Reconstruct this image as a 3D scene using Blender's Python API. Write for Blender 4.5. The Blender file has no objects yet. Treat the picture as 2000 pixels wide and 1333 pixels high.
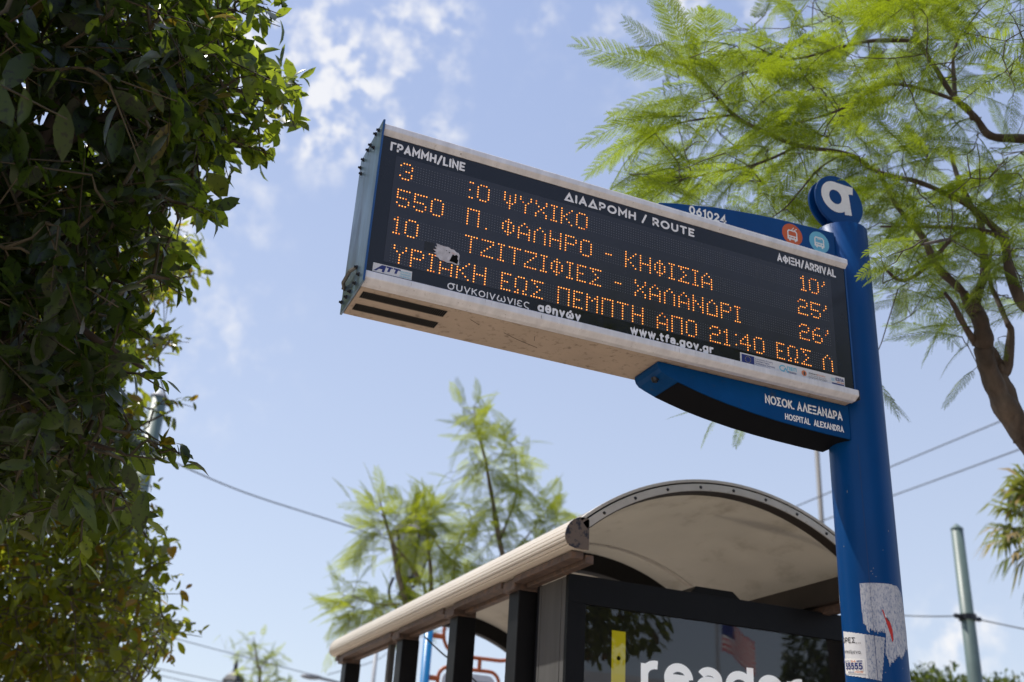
import bpy, math, random, unicodedata
import numpy as np
from mathutils import Vector, Matrix

random.seed(7); rng = np.random.default_rng(7)
SC = bpy.context.scene
COL = SC.collection
R = math.radians

# ------------------------------------------------------------------ camera
CAM_Z = 1.5
FPX = 2069.55                       # focal length in pixels of a 2000 px wide frame
YAW, PITCH, ROLL = 0.37961, 0.43302, 0.06239
fw = np.array([math.sin(YAW)*math.cos(PITCH), math.cos(YAW)*math.cos(PITCH), math.sin(PITCH)])
rt0 = np.array([math.cos(YAW), -math.sin(YAW), 0.0]); up0 = np.cross(rt0, fw)
rt = math.cos(ROLL)*rt0 + math.sin(ROLL)*up0
up = -math.sin(ROLL)*rt0 + math.cos(ROLL)*up0
ORG = np.array([0, 0, CAM_Z])
cam_data = bpy.data.cameras.new('camera'); cam = bpy.data.objects.new('camera', cam_data)
COL.objects.link(cam); SC.camera = cam
cam_data.sensor_width = 36; cam_data.lens = 36*FPX/2000
cam_data.clip_start = 0.05; cam_data.clip_end = 3000
cam.matrix_world = Matrix(((rt[0], up[0], -fw[0], 0), (rt[1], up[1], -fw[1], 0), (rt[2], up[2], -fw[2], CAM_Z), (0, 0, 0, 1)))
cam_data.dof.use_dof = True; cam_data.dof.focus_distance = 2.72; cam_data.dof.aperture_fstop = 3.5
cam_data.dof.aperture_blades = 9

# ------------------------------------------------------------------ sky, sun, exposure
SUN = np.array([-0.32, 0.30, 0.90]); SUN /= np.linalg.norm(SUN)
SUN_EL = math.asin(SUN[2]); SUN_AZ = math.atan2(SUN[0], SUN[1])
SKY_STRENGTH = 0.121
SC.view_settings.view_transform = 'Standard'; SC.view_settings.look = 'None'
SC.view_settings.exposure = 0.61; SC.view_settings.gamma = 1
SC.cycles.max_bounces = 8; SC.cycles.transparent_max_bounces = 8
SC.cycles.caustics_reflective = False; SC.cycles.caustics_refractive = False
SC.cycles.use_denoising = True

def ray(px, py):
    d = fw + rt*((px-1000)/FPX) - up*((py-666.5)/FPX)
    return d/np.linalg.norm(d)
def P(px, py, dist):                 # a point in the place, seen at (px,py) of the photograph from dist metres
    return ORG + ray(px, py)*dist
def proj(p):
    p = np.asarray(p, float) - ORG; z = p@fw
    return 1000+FPX*(p@rt)/z, 666.5-FPX*(p@up)/z

world = bpy.data.worlds.new('World'); SC.world = world; world.use_nodes = True
wn, wl = world.node_tree.nodes, world.node_tree.links
wn.clear()
w_out = wn.new('ShaderNodeOutputWorld'); w_bg = wn.new('ShaderNodeBackground'); wl.new(w_bg.outputs[0], w_out.inputs[0])
w_bg.inputs['Strength'].default_value = SKY_STRENGTH
sky = wn.new('ShaderNodeTexSky'); sky.sky_type = 'NISHITA'; sky.sun_disc = False
sky.sun_elevation = SUN_EL; sky.sun_rotation = SUN_AZ
sky.altitude = 100; sky.air_density = 1.0; sky.dust_density = 1.2; sky.ozone_density = 2.5
tc = wn.new('ShaderNodeTexCoord')
def wmath(op, a, b=None, c=None):
    n = wn.new('ShaderNodeMath'); n.operation = op
    for i, v in enumerate((a, b, c)):
        if v is None: continue
        if isinstance(v, (int, float)): n.inputs[i].default_value = v
        else: wl.new(v, n.inputs[i])
    return n.outputs[0]
# small fair-weather clouds: each a soft spot of the sky dome, broken up by noise
CLOUDS = [(505, 92, 70, 1.15), (640, 48, 52, .8), (700, 60, 40, .6), (668, 128, 62, 1.1), (690, 175, 55, 1.05), (622, 225, 75, 1.1), (800, 160, 48, .7),
          (760, 30, 60, .75), (830, 60, 55, .7), (880, 40, 45, .6), (880, 130, 45, .45), (1050, 35, 40, .4), (1180, 0, 70, .5), (1270, 0, 40, .5), (1350, 0, 50, .6),
          (400, 660, 130, .40), (360, 380, 130, .55), (800, 255, 70, .55), (860, 250, 40, .5), (900, 232, 34, .45), (1870, 1240, 52, .85),
          (300, 560, 120, .28), (440, 300, 60, .45), (60, -200, 300, .5), (1500, -300, 300, .6), (-500, 300, 300, .5), (2500, 500, 250, .6)]
acc = None
for (cx, cy, rad, s) in CLOUDS:
    d = ray(cx, cy); sig = rad/FPX
    dp = wn.new('ShaderNodeVectorMath'); dp.operation = 'DOT_PRODUCT'
    wl.new(tc.outputs['Generated'], dp.inputs[0]); dp.inputs[1].default_value = tuple(d)
    e = wmath('MULTIPLY', wmath('SUBTRACT', dp.outputs['Value'], 1.0), 1.0/(sig*sig))
    g = wmath('MULTIPLY', wmath('EXPONENT', e), s)
    acc = g if acc is None else wmath('MAXIMUM', acc, g)
nz = wn.new('ShaderNodeTexNoise'); nz.inputs['Scale'].default_value = 37; nz.inputs['Detail'].default_value = 9; nz.inputs['Roughness'].default_value = .56; nz.inputs['Distortion'].default_value = .12
wl.new(tc.outputs['Generated'], nz.inputs['Vector'])
m = wmath('MULTIPLY', acc, wmath('ADD', wmath('MULTIPLY', nz.outputs['Fac'], 5.2), -2.12))
mr = wn.new('ShaderNodeMapRange'); mr.interpolation_type = 'SMOOTHSTEP'
wl.new(m, mr.inputs['Value']); mr.inputs['From Min'].default_value = 0.02; mr.inputs['From Max'].default_value = .95
mr.inputs['To Max'].default_value = .86
hsv = wn.new('ShaderNodeHueSaturation'); hsv.inputs['Saturation'].default_value = .82; hsv.inputs['Value'].default_value = 1.0
wl.new(sky.outputs[0], hsv.inputs['Color'])
haze = wn.new('ShaderNodeMix'); haze.data_type = 'RGBA'; haze.inputs['Factor'].default_value = .62   # thin summer haze evens the blue out
hz_el = wn.new('ShaderNodeSeparateXYZ'); wl.new(tc.outputs['Generated'], hz_el.inputs[0])
hz_r = wn.new('ShaderNodeValToRGB'); wl.new(hz_el.outputs['Z'], hz_r.inputs[0]); e_ = hz_r.color_ramp.elements
e_[0].position, e_[0].color = .0, (.80, .865, .97, 1); e_[1].position, e_[1].color = .75, (.41, .535, .915, 1)
hz_m = wn.new('ShaderNodeVectorMath'); hz_m.operation = 'SCALE'; hz_m.inputs['Scale'].default_value = 4.75; wl.new(hz_r.outputs[0], hz_m.inputs[0])
wl.new(hsv.outputs[0], haze.inputs[6]); wl.new(hz_m.outputs[0], haze.inputs[7])
mixc = wn.new('ShaderNodeMix'); mixc.data_type = 'RGBA'
wl.new(mr.outputs[0], mixc.inputs['Factor']); wl.new(haze.outputs[2], mixc.inputs[6])
mixc.inputs[7].default_value = (5.2, 5.2, 5.3, 1)
wl.new(mixc.outputs[2], w_bg.inputs['Color'])

sun_data = bpy.data.lights.new('sun', 'SUN'); sun_data.energy = 3.5; sun_data.angle = R(.53); sun_data.color = (1, .95, .87)
sun = bpy.data.objects.new('sun', sun_data); COL.objects.link(sun)
sun.rotation_euler = Vector(SUN).to_track_quat('Z', 'Y').to_euler(); sun.location = (0, 0, 30)

# ------------------------------------------------------------------ object helpers
def tag(o, label=None, cat=None, group=None, kind=None):
    for k, v in (('label', label), ('category', cat), ('group', group), ('kind', kind)):
        if v: o[k] = v
    return o
def empty(name, loc, label, cat, group=None):
    o = bpy.data.objects.new(name, None); COL.objects.link(o); o.location = loc; o.empty_display_size = .1
    return tag(o, label, cat, group)
def mk(name, geo, mats, parent=None, smooth=False, bevel=0, mat_idx=None):
    V, F = geo
    me = bpy.data.meshes.new(name)
    me.from_pydata([tuple(map(float, v)) for v in V], [], F); me.update()
    if not isinstance(mats, (list, tuple)): mats = [mats]
    for mm in mats: me.materials.append(mm)
    if mat_idx is not None: me.polygons.foreach_set('material_index', mat_idx)
    if smooth: me.polygons.foreach_set('use_smooth', [True]*len(me.polygons))
    o = bpy.data.objects.new(name, me); COL.objects.link(o)
    if parent is not None:
        o.parent = parent; o.matrix_parent_inverse = Matrix.Translation(parent_world(parent)).inverted()
    if bevel:
        b = o.modifiers.new('bevel', 'BEVEL'); b.width = bevel; b.segments = 2; b.limit_method = 'ANGLE'; b.angle_limit = R(40)
    return o
def parent_world(o):
    v = Vector(o.location)
    if o.type != 'EMPTY': v = Vector((0, 0, 0))
    return v
def mk_fast(name, V, F4, mats, parent=None, smooth=False, mat_idx=None):   # numpy arrays, all quads
    me = bpy.data.meshes.new(name); V = np.asarray(V, np.float32); F4 = np.asarray(F4, np.int32)
    n, k = F4.shape
    me.vertices.add(len(V)); me.vertices.foreach_set('co', V.ravel())
    me.loops.add(n*k); me.loops.foreach_set('vertex_index', F4.ravel())
    me.polygons.add(n); me.polygons.foreach_set('loop_start', np.arange(0, n*k, k, dtype=np.int32))
    try: me.polygons.foreach_set('loop_total', np.full(n, k, np.int32))
    except Exception: pass
    if not isinstance(mats, (list, tuple)): mats = [mats]
    for mm in mats: me.materials.append(mm)
    if mat_idx is not None: me.polygons.foreach_set('material_index', np.asarray(mat_idx, np.int32))
    me.update(calc_edges=True); me.validate()
    if smooth: me.polygons.foreach_set('use_smooth', np.ones(n, bool))
    o = bpy.data.objects.new(name, me); COL.objects.link(o)
    if parent is not None:
        o.parent = parent; o.matrix_parent_inverse = Matrix.Translation(parent_world(parent)).inverted()
    return o

def join(*gs):
    V, F = [], []
    for v, f in gs:
        b = len(V); V.extend(v); F.extend([tuple(i+b for i in q) for q in f])
    return V, F
def box(x0, x1, y0, y1, z0, z1):
    V = [(x, y, z) for z in (z0, z1) for y in (y0, y1) for x in (x0, x1)]
    return V, [(0, 2, 3, 1), (4, 5, 7, 6), (0, 1, 5, 4), (2, 6, 7, 3), (0, 4, 6, 2), (1, 3, 7, 5)]
def extrude(prof, axis, a, b):
    """closed 2-D profile swept from a to b along axis; profile coordinates are the two other axes in x,y,z order"""
    n = len(prof)
    def pt(p, t): return {'x': (t, p[0], p[1]), 'y': (p[0], t, p[1]), 'z': (p[0], p[1], t)}[axis]
    V = [pt(p, a) for p in prof] + [pt(p, b) for p in prof]
    F = [(i, (i+1) % n, n+(i+1) % n, n+i) for i in range(n)]
    F += [tuple(range(n-1, -1, -1)), tuple(range(n, 2*n))]
    return V, F
def tube(pts, rad, n=8, cap=True):
    pts = [np.asarray(p, float) for p in pts]
    if not hasattr(rad, '__len__'): rad = [rad]*len(pts)
    V, F = [], []; ref = None
    for i, p in enumerate(pts):
        t = pts[min(i+1, len(pts)-1)] - pts[max(i-1, 0)]; t = t/(np.linalg.norm(t)+1e-12)
        if ref is None:
            ref = np.array([0, 0, 1.]) if abs(t[2]) < .9 else np.array([0, 1., 0])
        a = ref - t*(ref@t); a /= np.linalg.norm(a)+1e-12; ref = a; b = np.cross(t, a)
        for k in range(n):
            w = 2*math.pi*k/n; V.append(p + rad[i]*(math.cos(w)*a + math.sin(w)*b))
    for i in range(len(pts)-1):
        for k in range(n):
            F.append((i*n+k, i*n+(k+1) % n, (i+1)*n+(k+1) % n, (i+1)*n+k))
    if cap: F += [tuple(range(n-1, -1, -1)), tuple(range(len(V)-n, len(V)))]
    return V, F
def sphere(c, r, nu=14, nv=9, sq=(1, 1, 1)):
    V, F = [], []
    for j in range(nv+1):
        th = math.pi*j/nv
        for i in range(nu):
            ph = 2*math.pi*i/nu
            V.append((c[0]+r*sq[0]*math.sin(th)*math.cos(ph), c[1]+r*sq[1]*math.sin(th)*math.sin(ph), c[2]+r*sq[2]*math.cos(th)))
    for j in range(nv):
        for i in range(nu):
            F.append((j*nu+i, (j+1)*nu+i, (j+1)*nu+(i+1) % nu, j*nu+(i+1) % nu))
    return V, F
def cyl(p0, p1, r0, r1=None, n=20): return tube([p0, p1], [r0, r0 if r1 is None else r1], n)
def smooth_path(pts, sub=4):
    pts = [np.asarray(p, float) for p in pts]; out = []
    for i in range(len(pts)-1):
        p0, p1, p2, p3 = pts[max(i-1, 0)], pts[i], pts[i+1], pts[min(i+2, len(pts)-1)]
        for s in range(sub):
            t = s/sub
            out.append(.5*((2*p1)+(-p0+p2)*t+(2*p0-5*p1+4*p2-p3)*t*t+(-p0+3*p1-3*p2+p3)*t**3))
    out.append(pts[-1]); return out
def in_poly(x, y, poly):
    x = np.asarray(x, float); y = np.asarray(y, float); ins = np.zeros(x.shape, bool); j = len(poly)-1
    for i in range(len(poly)):
        xi, yi = poly[i]; xj, yj = poly[j]
        c = ((yi > y) != (yj > y)) & (x < (xj-xi)*(y-yi)/((yj-yi) or 1e-9)+xi)
        ins ^= c; j = i
    return ins

# ------------------------------------------------------------------ materials
def mat(name, col, rough=.5, metal=0, spec=.5, var=0, vscale=8, stretch=(1, 1, 1), dirt=None, dscale=6, dlo=.45, dhi=.7, bump=0, bscale=60, coat=0, coat_rough=.03, rvar=0, alpha=None):
    """principled paint, metal or stone with colour variation, dirt with its own shape, and bump, all in object space"""
    mm = bpy.data.materials.new(name); mm.use_nodes = True
    n, l = mm.node_tree.nodes, mm.node_tree.links; b = n['Principled BSDF']
    b.inputs['Roughness'].default_value = rough; b.inputs['Metallic'].default_value = metal
    b.inputs['Specular IOR Level'].default_value = spec
    b.inputs['Coat Weight'].default_value = coat; b.inputs['Coat Roughness'].default_value = coat_rough
    c4 = (*col, 1); b.inputs['Base Color'].default_value = c4
    tco = n.new('ShaderNodeTexCoord'); mp = n.new('ShaderNodeMapping'); mp.inputs['Scale'].default_value = stretch
    l.new(tco.outputs['Object'], mp.inputs['Vector'])
    cur = None
    if var:
        t = n.new('ShaderNodeTexNoise'); t.inputs['Scale'].default_value = vscale; t.inputs['Detail'].default_value = 6; t.inputs['Roughness'].default_value = .6
        l.new(mp.outputs[0], t.inputs['Vector'])
        r = n.new('ShaderNodeMapRange'); l.new(t.outputs['Fac'], r.inputs['Value'])
        r.inputs['From Min'].default_value = .3; r.inputs['From Max'].default_value = .7
        r.inputs['To Min'].default_value = 1-var; r.inputs['To Max'].default_value = 1+var
        x = n.new('ShaderNodeMix'); x.data_type = 'RGBA'; x.blend_type = 'MULTIPLY'; x.inputs['Factor'].default_value = 1
        x.inputs[6].default_value = c4; l.new(r.outputs[0], x.inputs[7]); cur = x.outputs[2]
        if rvar:
            r2 = n.new('ShaderNodeMapRange'); l.new(t.outputs['Fac'], r2.inputs['Value'])
            r2.inputs['From Min'].default_value = .3; r2.inputs['From Max'].default_value = .7
            r2.inputs['To Min'].default_value = rough-rvar; r2.inputs['To Max'].default_value = rough+rvar
            l.new(r2.outputs[0], b.inputs['Roughness'])
    if dirt:
        t = n.new('ShaderNodeTexNoise'); t.inputs['Scale'].default_value = dscale; t.inputs['Detail'].default_value = 9; t.inputs['Roughness'].default_value = .68
        l.new(mp.outputs[0], t.inputs['Vector'])
        r = n.new('ShaderNodeMapRange'); l.new(t.outputs['Fac'], r.inputs['Value'])
        r.inputs['From Min'].default_value = dlo; r.inputs['From Max'].default_value = dhi
        x = n.new('ShaderNodeMix'); x.data_type = 'RGBA'; l.new(r.outputs[0], x.inputs['Factor'])
        if cur is None: x.inputs[6].default_value = c4
        else: l.new(cur, x.inputs[6])
        x.inputs[7].default_value = (*dirt, 1); cur = x.outputs[2]
    if cur is not None: l.new(cur, b.inputs['Base Color'])
    if bump:
        t = n.new('ShaderNodeTexNoise'); t.inputs['Scale'].default_value = bscale; t.inputs['Detail'].default_value = 4
        l.new(mp.outputs[0], t.inputs['Vector'])
        bp = n.new('ShaderNodeBump'); bp.inputs['Strength'].default_value = bump; bp.inputs['Distance'].default_value = .004
        l.new(t.outputs['Fac'], bp.inputs['Height']); l.new(bp.outputs[0], b.inputs['Normal'])
    return mm
def emis(name, col, s):
    mm = bpy.data.materials.new(name); mm.use_nodes = True; b = mm.node_tree.nodes['Principled BSDF']
    b.inputs['Base Color'].default_value = (*col, 1); b.inputs['Emission Color'].default_value = (*col, 1); b.inputs['Emission Strength'].default_value = s
    return mm
def leaf_mat(name, c1, c2, c_back, fac=.45, rough=.4, sick=None, sick_amt=.0, spots=0, spec=.5, pscale=2.2):
    """thin leaf: glossy face plus light coming through; tint differs per leaf and per bough"""
    mm = bpy.data.materials.new(name); mm.use_nodes = True
    n, l = mm.node_tree.nodes, mm.node_tree.links; b = n['Principled BSDF']; out = n['Material Output']
    g = n.new('ShaderNodeNewGeometry'); tco = n.new('ShaderNodeTexCoord')
    t = n.new('ShaderNodeTexNoise'); t.inputs['Scale'].default_value = pscale; t.inputs['Detail'].default_value = 3; l.new(tco.outputs['Object'], t.inputs['Vector'])
    a = n.new('ShaderNodeMath'); a.operation = 'MULTIPLY_ADD'; l.new(g.outputs['Random Per Island'], a.inputs[0]); a.inputs[1].default_value = .55
    s = n.new('ShaderNodeMapRange'); l.new(t.outputs['Fac'], s.inputs['Value']); s.inputs['From Min'].default_value = .35; s.inputs['From Max'].default_value = .65; s.inputs['To Max'].default_value = .45
    l.new(s.outputs[0], a.inputs[2])
    def ramp(stops):
        r = n.new('ShaderNodeValToRGB'); e = r.color_ramp.elements
        e[0].position, e[0].color = stops[0][0], (*stops[0][1], 1); e[1].position, e[1].color = stops[-1][0], (*stops[-1][1], 1)
        for p, c in stops[1:-1]:
            q = e.new(p); q.color = (*c, 1)
        return r
    r1 = ramp([(0, c1), (1, c2)]); l.new(a.outputs[0], r1.inputs[0])
    r2 = ramp([(0, tuple(.36*v for v in c_back)), (1, c_back)]); l.new(a.outputs[0], r2.inputs[0])
    f1, f2 = r1.outputs[0], r2.outputs[0]
    if sick:
        th = n.new('ShaderNodeMapRange'); l.new(g.outputs['Random Per Island'], th.inputs['Value'])
        th.inputs['From Min'].default_value = 1-sick_amt; th.inputs['From Max'].default_value = 1-sick_amt+.02
        for k, src in enumerate((f1, f2)):
            x = n.new('ShaderNodeMix'); x.data_type = 'RGBA'; l.new(th.outputs[0], x.inputs['Factor']); l.new(src, x.inputs[6]); x.inputs[7].default_value = (*sick[k], 1)
            if k == 0: f1 = x.outputs[2]
            else: f2 = x.outputs[2]
    if spots:                         # sooty mould on the old leaves
        t2 = n.new('ShaderNodeTexNoise'); t2.inputs['Scale'].default_value = 70; t2.inputs['Detail'].default_value = 5; l.new(tco.outputs['Object'], t2.inputs['Vector'])
        t3 = n.new('ShaderNodeMapRange'); l.new(t2.outputs['Fac'], t3.inputs['Value']); t3.inputs['From Min'].default_value = .56; t3.inputs['From Max'].default_value = .62; t3.inputs['To Max'].default_value = spots
        x = n.new('ShaderNodeMix'); x.data_type = 'RGBA'; l.new(t3.outputs[0], x.inputs['Factor']); l.new(f1, x.inputs[6]); x.inputs[7].default_value = (.012, .012, .008, 1); f1 = x.outputs[2]
        x = n.new('ShaderNodeMix'); x.data_type = 'RGBA'; l.new(t3.outputs[0], x.inputs['Factor']); l.new(f2, x.inputs[6]); x.inputs[7].default_value = (.01, .01, .003, 1); f2 = x.outputs[2]
    l.new(f1, b.inputs['Base Color']); b.inputs['Roughness'].default_value = rough; b.inputs['Specular IOR Level'].default_value = spec
    tr = n.new('ShaderNodeBsdfTranslucent'); l.new(f2, tr.inputs['Color'])
    mx = n.new('ShaderNodeMixShader'); mx.inputs[0].default_value = fac
    l.new(b.outputs[0], mx.inputs[1]); l.new(tr.outputs[0], mx.inputs[2]); l.new(mx.outputs[0], out.inputs['Surface'])
    return mm

M = {}
M['blue'] = mat('blue_paint', (.0002, .050, .190), .40, spec=.16, var=.12, vscale=5, stretch=(1, 1, .4), dirt=(.008, .045, .12), dscale=9, dlo=.62, dhi=.8, bump=.06, bscale=240, coat=.05, coat_rough=.10)
M['blue_dirty'] = mat('blue_paint_dusty', (.0002, .056, .200), .5, spec=.12, var=.15, vscale=7, dirt=(.05, .055, .06), dscale=22, dlo=.62, dhi=.78, bump=.08, bscale=200)
M['steelblue'] = mat('dappled_blue_steel', (.12, .20, .29), .30, .5, var=.42, vscale=16, stretch=(1, 1.4, .22), bump=.03, bscale=40)  # uneven streaks paint leaf-dappled light into the steel's colour
M['blue_edge'] = mat('blue_edge_paint', (.004, .065, .23), .4, var=.1)
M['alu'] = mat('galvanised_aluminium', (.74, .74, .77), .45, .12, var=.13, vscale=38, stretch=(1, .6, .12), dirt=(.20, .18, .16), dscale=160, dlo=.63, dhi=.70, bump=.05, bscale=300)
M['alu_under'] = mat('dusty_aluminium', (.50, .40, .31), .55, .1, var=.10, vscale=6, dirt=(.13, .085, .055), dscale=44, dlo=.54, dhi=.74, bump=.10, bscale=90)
M['bezel'] = mat('black_acrylic', (.0045, .005, .0085), .22, spec=.5, var=.25, vscale=30, rvar=.07, dirt=(.03, .03, .035), dscale=90, dlo=.66, dhi=.76)
M['screen'] = mat('smoked_acrylic', (.024, .0255, .034), .24, spec=.5, var=.10, vscale=7, rvar=.06, stretch=(2.2, 1, 1))
M['slot'] = mat('slot_black', (.004, .004, .004), .8, spec=.1)
M['mesh'] = mat('vent_mesh', (.03, .028, .026), .6)
M['bolt'] = mat('dark_bolt', (.05, .05, .055), .35, .8)
M['ink'] = mat('white_lettering', (.86, .86, .87), .5, var=.06, vscale=60)
M['ink_white'] = mat('white_lettering_bright', (.78, .77, .74), .5, var=.05, vscale=60)
M['led_core'] = emis('led_core', (1.0, .54, .12), 1.25)
M['led_rim'] = emis('led_rim', (1.0, .27, .03), .20)
M['led_dim'] = emis('led_core_dim', (1.0, .36, .07), .55)
M['led_off'] = mat('led_unlit', (.13, .135, .15), .3)
M['black'] = mat('unlit_inside', (.0035, .004, .006), .7, spec=.15)
M['orange_disc'] = mat('orange_vinyl', (.56, .10, .022), .5, var=.06)
M['lightblue_disc'] = mat('light_blue_vinyl', (.14, .44, .60), .5, var=.06)
M['paper'] = mat('sticker_paper', (.66, .66, .67), .65, var=.06, vscale=20, dirt=(.42, .40, .37), dscale=40, dlo=.62, dhi=.8)
M['navy'] = mat('navy_ink', (.012, .025, .16), .5)
M['cyan'] = mat('cyan_ink', (.12, .47, .62), .5)
M['dkgrey'] = mat('grey_ink', (.05, .05, .055), .5)
M['orangeink'] = mat('orange_ink', (.62, .20, .08), .5)
M['yellowink'] = mat('yellow_ink', (.6, .5, .12), .5)
M['redink'] = mat('red_ink', (.52, .025, .02), .5)
M['scraped'] = mat('scraped_paper', (.52, .53, .56), .75, var=.08, vscale=30, stretch=(1, 1, .45), dirt=(.05, .11, .27), dscale=240, dlo=.45, dhi=.72, bump=.15, bscale=300)
M['scraped2'] = mat('scraped_paper_grey', (.44, .45, .48), .75, var=.08, vscale=30, stretch=(1, 1, .5), dirt=(.12, .17, .28), dscale=260, dlo=.48, dhi=.66, bump=.15, bscale=300)
M['torn'] = mat('torn_sticker', (.52, .50, .52), .7, var=.25, vscale=60, dirt=(.55, .28, .22), dscale=70, dlo=.58, dhi=.72)
M['cream'] = mat('cream_paint', (.68, .62, .53), .4, var=.07, vscale=4, stretch=(1, .25, 1), dirt=(.30, .24, .18), dscale=14, dlo=.60, dhi=.85)
M['rust'] = mat('rusty_brown_steel', (.12, .085, .07), .6, .2, var=.3, vscale=20, dirt=(.22, .12, .07), dscale=40, dlo=.5, dhi=.7)
M['cap'] = mat('peeling_cap', (.012, .017, .034), .55, var=.2, vscale=20, dirt=(.15, .115, .095), dscale=17, dlo=.44, dhi=.50, bump=.3, bscale=60)
M['roof_in'] = mat('roof_lining', (.49, .455, .40), .5, var=.09, vscale=2.2, stretch=(1, .5, 1), dirt=(.27, .235, .19), dscale=9, dlo=.53, dhi=.88)
def translucent(mm, col, fac):
    n, l = mm.node_tree.nodes, mm.node_tree.links; b = n['Principled BSDF']; t = n.new('ShaderNodeBsdfTranslucent'); t.inputs['Color'].default_value = (*col, 1)
    if b.inputs['Base Color'].links: l.new(b.inputs['Base Color'].links[0].from_socket, t.inputs['Color'])
    x = n.new('ShaderNodeMixShader'); x.inputs[0].default_value = fac; l.new(b.outputs[0], x.inputs[1]); l.new(t.outputs[0], x.inputs[2]); l.new(x.outputs[0], n['Material Output'].inputs[0])
translucent(M['roof_in'], (.6, .56, .5), .5)
M['roof_out'] = mat('roof_skin', (.72, .71, .69), .4, var=.05)
M['trim'] = mat('roof_trim', (.55, .53, .49), .4, .2, var=.1, vscale=12, dirt=(.2, .17, .14), dscale=30, dlo=.6, dhi=.8)
M['darksteel'] = mat('charcoal_steel', (.0075, .0077, .009), .5, spec=.25, var=.2, vscale=14, bump=.04, bscale=150)
M['brownsteel'] = mat('brown_steel', (.028, .021, .017), .5, var=.25, vscale=10)
M['case'] = mat('black_case_paint', (.007, .0075, .0095), .45, spec=.2, var=.15, vscale=10, dirt=(.05, .048, .045), dscale=26, dlo=.64, dhi=.8, bump=.05, bscale=200)
M['case_side'] = mat('grey_case_side', (.095, .094, .092), .65, spec=.3, var=.16, vscale=18, stretch=(1, 1, .12), bump=.05, bscale=120)
M['poster'] = mat('black_poster', (.010, .010, .012), .5, spec=.3)
M['yellow'] = emis('yellow_print_glow', (.62, .53, .012), .16)  # print glows slightly, added to brighten it under the roof
M['posterwhite'] = emis('white_print_glow', (.76, .76, .78), .42)  # letters glow too, brightness added in place of light falling on them
M['green_pole'] = mat('green_grey_pole', (.105, .15, .135), .45, var=.1, vscale=6, dirt=(.10, .12, .11), dscale=14, dlo=.55, dhi=.8)
M['grey_pole'] = mat('grey_pole', (.30, .31, .33), .5, var=.08)
M['wire'] = mat('cable', (.10, .11, .125), .6)
M['lantern'] = mat('lantern_iron', (.018, .02, .024), .45, .3, var=.2)
M['lglass'] = mat('lantern_glass', (.30, .34, .40), .25)
M['cyanpole'] = mat('cyan_pole_paint', (.0, .17, .42), .35)
M['orange'] = mat('orange_frame_paint', (.43, .095, .018), .4, var=.08)
M['board'] = mat('notice_board', (.62, .63, .66), .5, var=.05)
M['bark'] = mat('bark', (.070, .050, .037), .85, var=.45, vscale=18, stretch=(1, 1, .35), dirt=(.17, .13, .10), dscale=7, dlo=.5, dhi=.72, bump=.6, bscale=45)
M['bark_pale'] = mat('pale_bark', (.20, .16, .12), .85, var=.3, vscale=18, bump=.4, bscale=50)
M['twig'] = mat('twig', (.075, .062, .036), .8, var=.3, vscale=30)
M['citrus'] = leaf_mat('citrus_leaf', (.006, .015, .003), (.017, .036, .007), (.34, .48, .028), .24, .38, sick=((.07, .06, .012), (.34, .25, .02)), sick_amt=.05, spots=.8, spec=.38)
M['citrus_sunlit'] = leaf_mat('citrus_leaf_sunlit', (.030, .060, .008), (.07, .12, .014), (.54, .66, .04), .44, .36, sick=((.10, .08, .012), (.45, .34, .02)), sick_amt=.05, spots=.55, spec=.4)  # lit copy of the citrus leaf, sunshine put into its colour
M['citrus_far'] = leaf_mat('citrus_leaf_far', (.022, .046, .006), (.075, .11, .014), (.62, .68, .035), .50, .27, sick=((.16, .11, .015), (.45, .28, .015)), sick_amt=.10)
M['jaca'] = leaf_mat('jacaranda_leaflet', (.026, .062, .011), (.095, .145, .016), (.44, .56, .020), .50, .5, spec=.22, pscale=4.5)
M['jaca_far'] = leaf_mat('jacaranda_leaflet_far', (.075, .14, .02), (.15, .21, .025), (.64, .72, .035), .54, .5, spec=.22, pscale=1.2)
M['palm'] = leaf_mat('palm_leaf', (.07, .11, .02), (.13, .16, .03), (.45, .48, .07), .42, .45, sick=((.30, .22, .10), (.5, .36, .14)), sick_amt=.14)
M['bush'] = leaf_mat('broad_leaf', (.022, .042, .010), (.055, .08, .016), (.20, .26, .03), .4, .45)
M['fruit_green'] = mat('unripe_fruit', (.03, .055, .012), .4)
M['fruit'] = mat('ripe_fruit', (.62, .13, .01), .4, bump=.1)
M['paving'] = mat('paving', (.46, .375, .295), .8, var=.12, vscale=3, bump=.1, bscale=30)
M['asphalt'] = mat('asphalt', (.055, .055, .057), .9, var=.2, vscale=12, bump=.2, bscale=120)
M['kerb'] = mat('kerb_stone', (.38, .36, .33), .8, var=.1)
M['line'] = mat('road_paint', (.75, .75, .72), .6, var=.1)

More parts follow.
